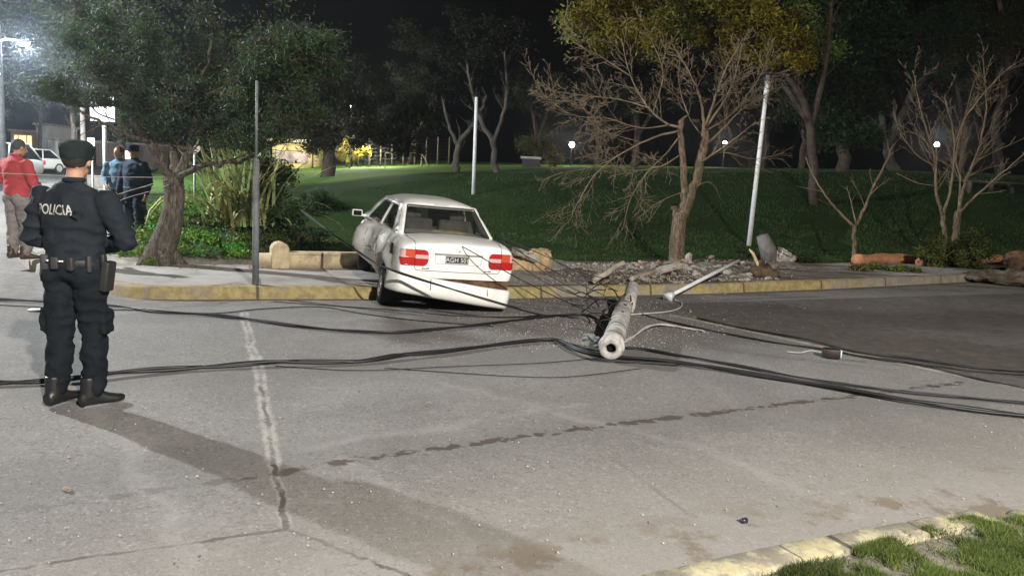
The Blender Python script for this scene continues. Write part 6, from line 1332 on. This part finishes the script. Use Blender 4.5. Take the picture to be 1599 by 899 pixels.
# =================================================================== RIGHT SIDE THINGS
def ptube(name, label, cat, L, r, mat, zc=None, group=None, n=16):
    P = [G(x, y, 0.14+r*0.9) for x, y in L]; mb = MB(); C_ = curve(P, 6); mb.tube(C_, r, n); me = mb.mesh()
    for v in me.vertices: v.co += v.normal*0.03*noise.noise(v.co*2.5)
    return tag(link(name, me, M[mat]), label, cat, group)
ptube('clay_tube', 'long terracotta orange tube lying on the grass behind the sapling', 'tube', [(1338, 406), (1385, 404), (1442, 405)], 0.125, 'terracotta')
ptube('clay_tube', 'terracotta orange tube lying between sapling and leafy clump', 'tube', [(1436, 409), (1500, 407)], 0.115, 'terracotta')
ptube('clay_tube', 'terracotta orange tube lying right of the multi-stemmed tree', 'tube', [(1505, 406), (1566, 404)], 0.115, 'terracotta')
ptube('red_barrel', 'dark red barrel lying at the right edge behind the sidewalk', 'barrel', [(1582, 407), (1640, 405)], 0.24, 'rust')
b = G(1600, 437, 0.1); mb = MB(); mb.sphere((0, 0, 0), (1.3, 0.8, 0.15), 90, 40); me = mb.mesh()
for v in me.vertices: v.co += Vector((0.16*noise.noise(v.co*2), 0.16*noise.noise(v.co*2.3+Vector((5, 0, 0))), 0.09*noise.noise(v.co*4)+0.05*noise.noise(v.co*13)+0.02*noise.noise(v.co*31)))
o = link('dirt_pile', me, simple('dirt', (0.10, 0.075, 0.055), 0.95, 0.1, var=0.45, scale=5, bump=1, bscale=15, bd=0.04)); o.location = b; tag(o, 'low pile of brown earth and leaves at the right end of the sidewalk', 'dirt pile')
# rail/bench at right
b = D(1505, 284, 27); b.z = TW(b.x, b.y); e = empty('park_bench', b); tag(e, 'pale horizontal bench rail under the bare branches at far right', 'bench'); q = D(1588, 284, 28)-b; q.z = 0
mb = MB(); mb.box((q.x/2, q.y/2, 0.42), (q.x/2, 0.18, 0.03)); mb.build('seat', M['bark_pale'], e)
for t in (0.1, 0.5, 0.9): mb = MB(); mb.box((q.x*t, q.y*t, 0.15), (0.05, 0.14, 0.26)); mb.build('leg', M['bark_pale'], e)
# =================================================================== FAR BACKGROUND
b = D(452, 274, 50); zg = TW(b.x, b.y); wL = D(425, 274, 50).x; wR = D(482, 274, 50).x; top = D(450, 222, 50).z
e = empty('building', (wL, 50, zg)); tag(e, 'small yellow lit building wall with a grey panel beyond the lawn', 'building'); w = wR-wL; h = top-zg
mb = MB(); mb.box((w/2, 2.0, h/2-0.2), (w/2, 2.0, h/2+0.2)); mb.build('wall', simple('wall_yellow', (0.52, 0.42, 0.20), 0.9, 0.1, var=0.15, scale=1), e, smooth=False)
mb = MB(); mb.box((w*0.52, -0.03, h*0.44), (w*0.46, 0.03, h*0.20)); mb.build('painted_panel', simple('panel_grey', (0.42, 0.34, 0.35), 0.9, 0.1, var=0.25, scale=2), e, smooth=False)
mb = MB(); mb.box((w/2, 2.0, h+0.1), (w/2+0.25, 2.3, 0.10)); mb.build('roof', M['concrete'], e, smooth=False)
t = D(452, 214, 48.6); lamp('wall_light', (t.x, 47.2, zg+3.6), 700, (1.0, 0.86, 0.55), 0.1)
lp = D(560, 240, 47); lamp('lawn_light', (lp.x, 47.2, lp.z+1.2), 2800, (1.0, 0.97, 0.8), 0.15); 
e = empty('park_lamp', (lp.x, 44.6, TW(lp.x, 44.6))); tag(e, 'small lit lamp among foliage above the bright lawn strip', 'park lamp', 'lit park lamps'); hh = lp.z+2.5-e.location.z
mb = MB(); mb.tube([(0, 0, -0.2), (0, 0, hh)], [0.05, 0.04], 8); mb.build('pole', M['steel_dark'], e); mb = MB(); mb.sphere((0, -0.3, hh+0.2), 0.08, 10, 8); mb.tube([(0, 0, hh), (0, -0.3, hh+0.25)], 0.02, 6); mb.build('globe', M['lamp_on'], e)
leafy(548, 268, 47.5, [([(548, 268, 0), (548, 240, 0)], 0.1, 0.05)], [(545, 236, 0, 1.0, 0.6, 14, (2.2, 1.5, 0.3))], 'small tree with yellow lamplight tinted into its leaves beyond the bright lawn', 7000, 0.12, 'leaf_light', seed=71, r=0.35)  # orange lamp glow carried by the leaf colour multiplier
# wire fence with pale posts behind the lit lawn
a = D(488, 272, 49); b2 = D(700, 272, 49); e = empty('fence', (a.x, 49, TW(a.x, 49))); tag(e, 'wire fence with pale concrete posts behind the bright lawn strip', 'fence'); n = 13
for i in range(n):
    x = a.x+(b2.x-a.x)*i/(n-1); z = TW(x, 49)-e.location.z; mb = MB(); mb.tube([(x-a.x, 0, z-0.1), (x-a.x, 0, z+1.7)], 0.05, 6); mb.build('post', M['bark_grey'], e)
mb = MB()
for k in range(7): mb.tube([(0, 0, 0.25+k*0.22), (b2.x-a.x, 0, 0.25+k*0.22+TW(b2.x, 49)-TW(a.x, 49))], 0.006, 3)
mb.build('wires', M['steel_dark'], e)
a = D(601, 275, 45); e = empty('playground_frame', (a.x, 45, TW(a.x, 45))); tag(e, 'pale low tubular playground frame on the bright lawn strip', 'playground frame'); w = D(672, 275, 45).x-a.x
mb = MB(); mb.tube([(0, 0, 0), (0, 0, 0.85)], 0.035, 6); mb.tube([(0, 0, 0.85), (w*0.8, 0, 0.95)], 0.035, 6); mb.tube([(w*0.8, 0, 0.95), (w*1.0, 0, 0.0)], 0.035, 6); mb.tube([(w*0.8, 0, 0.95), (w*0.75, 0.8, 0.0)], 0.035, 6); mb.build('frame', M['concrete_cream'], e)
# dark kiosk and parked thing near bright lamp
for (x0, x1, y0, y1, Y, lb, nm) in ((815, 842, 249, 265, 41, 'dark box kiosk on the crest left of the bright park lamp', 'kiosk'),):
    p0 = D(x0, y1, Y); p1 = D(x1, y0, Y); zg = TW(p0.x, Y); e = empty(nm, (p0.x, Y, zg)); tag(e, lb, 'kiosk'); w = p1.x-p0.x; h = p1.z-zg
    mb = MB(); mb.box((w/2, 0.5, h/2), (w/2, 0.5, h/2)); mb.build('cabinet', M['trim'], e, smooth=False); mb = MB(); mb.box((w/2, 0.45, h+0.06), (w/2+0.1, 0.6, 0.06)); mb.build('roof', M['concrete'], e, smooth=False)
# parked cars at far left
def parked(label, loc, yaw, c, suv, name='parked_car', sc=1.0):
    e = empty(name, loc, (0, 0, yaw)); tag(e, label, 'car', 'cars parked along the cross street'); hb = 0.98 if suv else 0.86; ht = 1.62 if suv else 1.38
    st = [(0.0, 0.72, 0.5, hb-0.06, hb-0.02), (0.04, 0.80, 0.36, hb, hb+0.03), (0.6, 0.86, 0.24, hb, hb+0.05), (2.0, 0.87, 0.22, hb, hb+0.02), (3.1, 0.86, 0.22, hb, hb+0.03), (3.8, 0.83, 0.25, hb-0.1, hb), (4.2, 0.78, 0.3, hb-0.2, hb-0.1), (4.3, 0.70, 0.4, hb-0.3, hb-0.24)]
    k = NT('car_paint'); pm = k.done(c, 0.3, 0.5)
    link('body', baked(lower_body(st), [('SUBSURF', dict(levels=2, render_levels=2))]), pm, e)
    y0, y1, y2, y3 = (0.15, 0.55, 2.4, 3.2) if suv else (0.6, 1.15, 2.3, 3.15)
    mb = MB(); mb.loft([[(-0.76, y0, hb-0.03), (0.76, y0, hb-0.03), (0.76, y3, hb-0.03), (-0.76, y3, hb-0.03)], [(-0.60, y1, ht-0.07), (0.60, y1, ht-0.07), (0.60, y2, ht-0.07), (-0.60, y2, ht-0.07)]]); mb.build('windows', M['glass_dark'], e, smooth=False)
    mb = MB(); mb.box((0, (y1+y2)/2, ht-0.045), (0.61, (y2-y1)/2+0.03, 0.035)); link('roof', baked(mb.mesh(), [('BEVEL', dict(width=0.03, segments=2))]), pm, e)
    for sx in (-1, 1):
        mb = MB()
        for ya, yb in ((y0, y1), (y3, y2), ((y0+y3)/2-0.05, (y1+y2)/2-0.05)): mb.tube([(sx*0.765, ya, hb-0.03), (sx*0.61, yb, ht-0.06)], 0.035, 6)
        mb.build('pillars', pm, e)
        for yy in (0.8, 3.4): wheel(e, (sx*0.76, yy, 0.31), 0.31, side=sx)
        mb = MB(); mb.box((sx*0.62, 4.19, hb-0.24), (0.13, 0.06, 0.06)); link('headlight', mb.mesh(), M['lamp_clear'], e)
        mb = MB(); mb.box((sx*0.68, 0.0, hb-0.12), (0.09, 0.03, 0.09)); link('tail_light', mb.mesh(), M['lamp_red'], e)
        mb = MB(); mb.sphere((sx*0.95, 3.0, hb+0.08), (0.09, 0.05, 0.07), 8, 6); mb.build('wing_mirror', pm, e)
    mb = MB(); mb.box((0, 4.28, 0.5), (0.45, 0.04, 0.09)); mb.build('grille', M['trim'], e)
    e.scale = (sc, sc, sc); return e
def far(px, Y): p = D(px, 260, Y); return (p.x, Y, rz(p.x, Y))
parked('grey sport utility car parked beyond the man in red', far(50, 36), R(160), (0.24, 0.24, 0.235), True, sc=1.08)
parked('small white car parked behind the grey sport utility car', far(92, 46), R(165), (0.7, 0.7, 0.7), False)
parked('grey car cut off by the left edge of the photo', far(-12, 31), R(170), (0.16, 0.17, 0.19), False)
# pale buildings at far left
def block(name, label, x0, x1, ytop, Y, mat, depth=4, extra=None):
    a = D(x0, 250, Y); b = D(x1, 250, Y); zg = rz(a.x, Y); top = D((x0+x1)/2, ytop, Y).z; e = empty(name, (a.x, Y, zg)); tag(e, label, 'building'); w = b.x-a.x; h = top-zg
    mb = MB(); mb.box((w/2, depth/2, h/2), (w/2, depth/2, h/2)); mb.build('wall', mat, e, smooth=False); mb = MB(); mb.box((w/2, depth/2, h+0.08), (w/2+0.15, depth/2+0.15, 0.08)); mb.build('roof', M['concrete'], e, smooth=False)
    if extra: extra(e, w, h)
    return e
ww = simple('wall_white', (0.6, 0.6, 0.62), 0.9, 0.1, var=0.12, scale=0.8)
block('house', 'narrow white house front rising above the parked cars at far left', 58, 74, 196, 58, ww)
block('house', 'low white wall annex beside the narrow white house', 75, 92, 219, 56, ww)
def win(e, w, h):
    mb = MB(); mb.box((w*0.5, -0.04, h*0.72), (w*0.33, 0.03, h*0.16)); mb.build('lit_window', emit('lit_window', (1.0, 0.62, 0.25), 2.2), e, smooth=False)
    for t in (0.33, 0.66): mb = MB(); mb.box((w*t, -0.08, h*0.72), (0.03, 0.02, h*0.16)); mb.build('window_bar', M['trim'], e, smooth=False)
block('house', 'low house with an orange lit window behind the grey sport utility car', 18, 57, 206, 60, simple('wall_ochre', (0.35, 0.27, 0.16), 0.9), 4, win)
block('house', 'dark low house behind the signboard with a bright doorway', 150, 262, 226, 62, simple('wall_dark', (0.22, 0.18, 0.16), 0.9), 4, lambda e, w, h: [mb_.build('lit_window', emit('door_glow', (1.0, 0.85, 0.7), 6.0), e, smooth=False) for mb_ in [(lambda m: (m.box((w*0.46, -0.04, h*0.55), (w*0.045, 0.03, h*0.16)), m)[1])(MB())]])
a = D(118, 268, 34); b2 = D(200, 268, 34); e = tag(empty('low_wall', (a.x, 34, rz(a.x, 34))), 'low pale garden wall beyond the signboard post', 'wall'); mb = MB(); mb.box(((b2.x-a.x)/2, 0, 0.25), ((b2.x-a.x)/2, 0.1, 0.3)); mb.build('wall_panel', M['concrete'], e, smooth=False)

mb = MB(); mb.box((5, 45, 11.0), (75, 62, 15.0)); k = NT('veil_haze'); k.t.nodes.remove(k.b); pv = k.n('ShaderNodeVolumePrincipled'); pv.inputs['Density'].default_value = VEIL_HAZE; pv.inputs['Color'].default_value = (0.8, 0.88, 1.0, 1); pv.inputs['Anisotropy'].default_value = 0.8
k.t.links.new(pv.outputs[0], k.t.nodes['Material Output'].inputs['Volume']); hz = mb.build('veil_haze', k.m, smooth=False); tag(hz, kind='stuff')  # thin volume added to imitate the glow of a lens veil around lamps
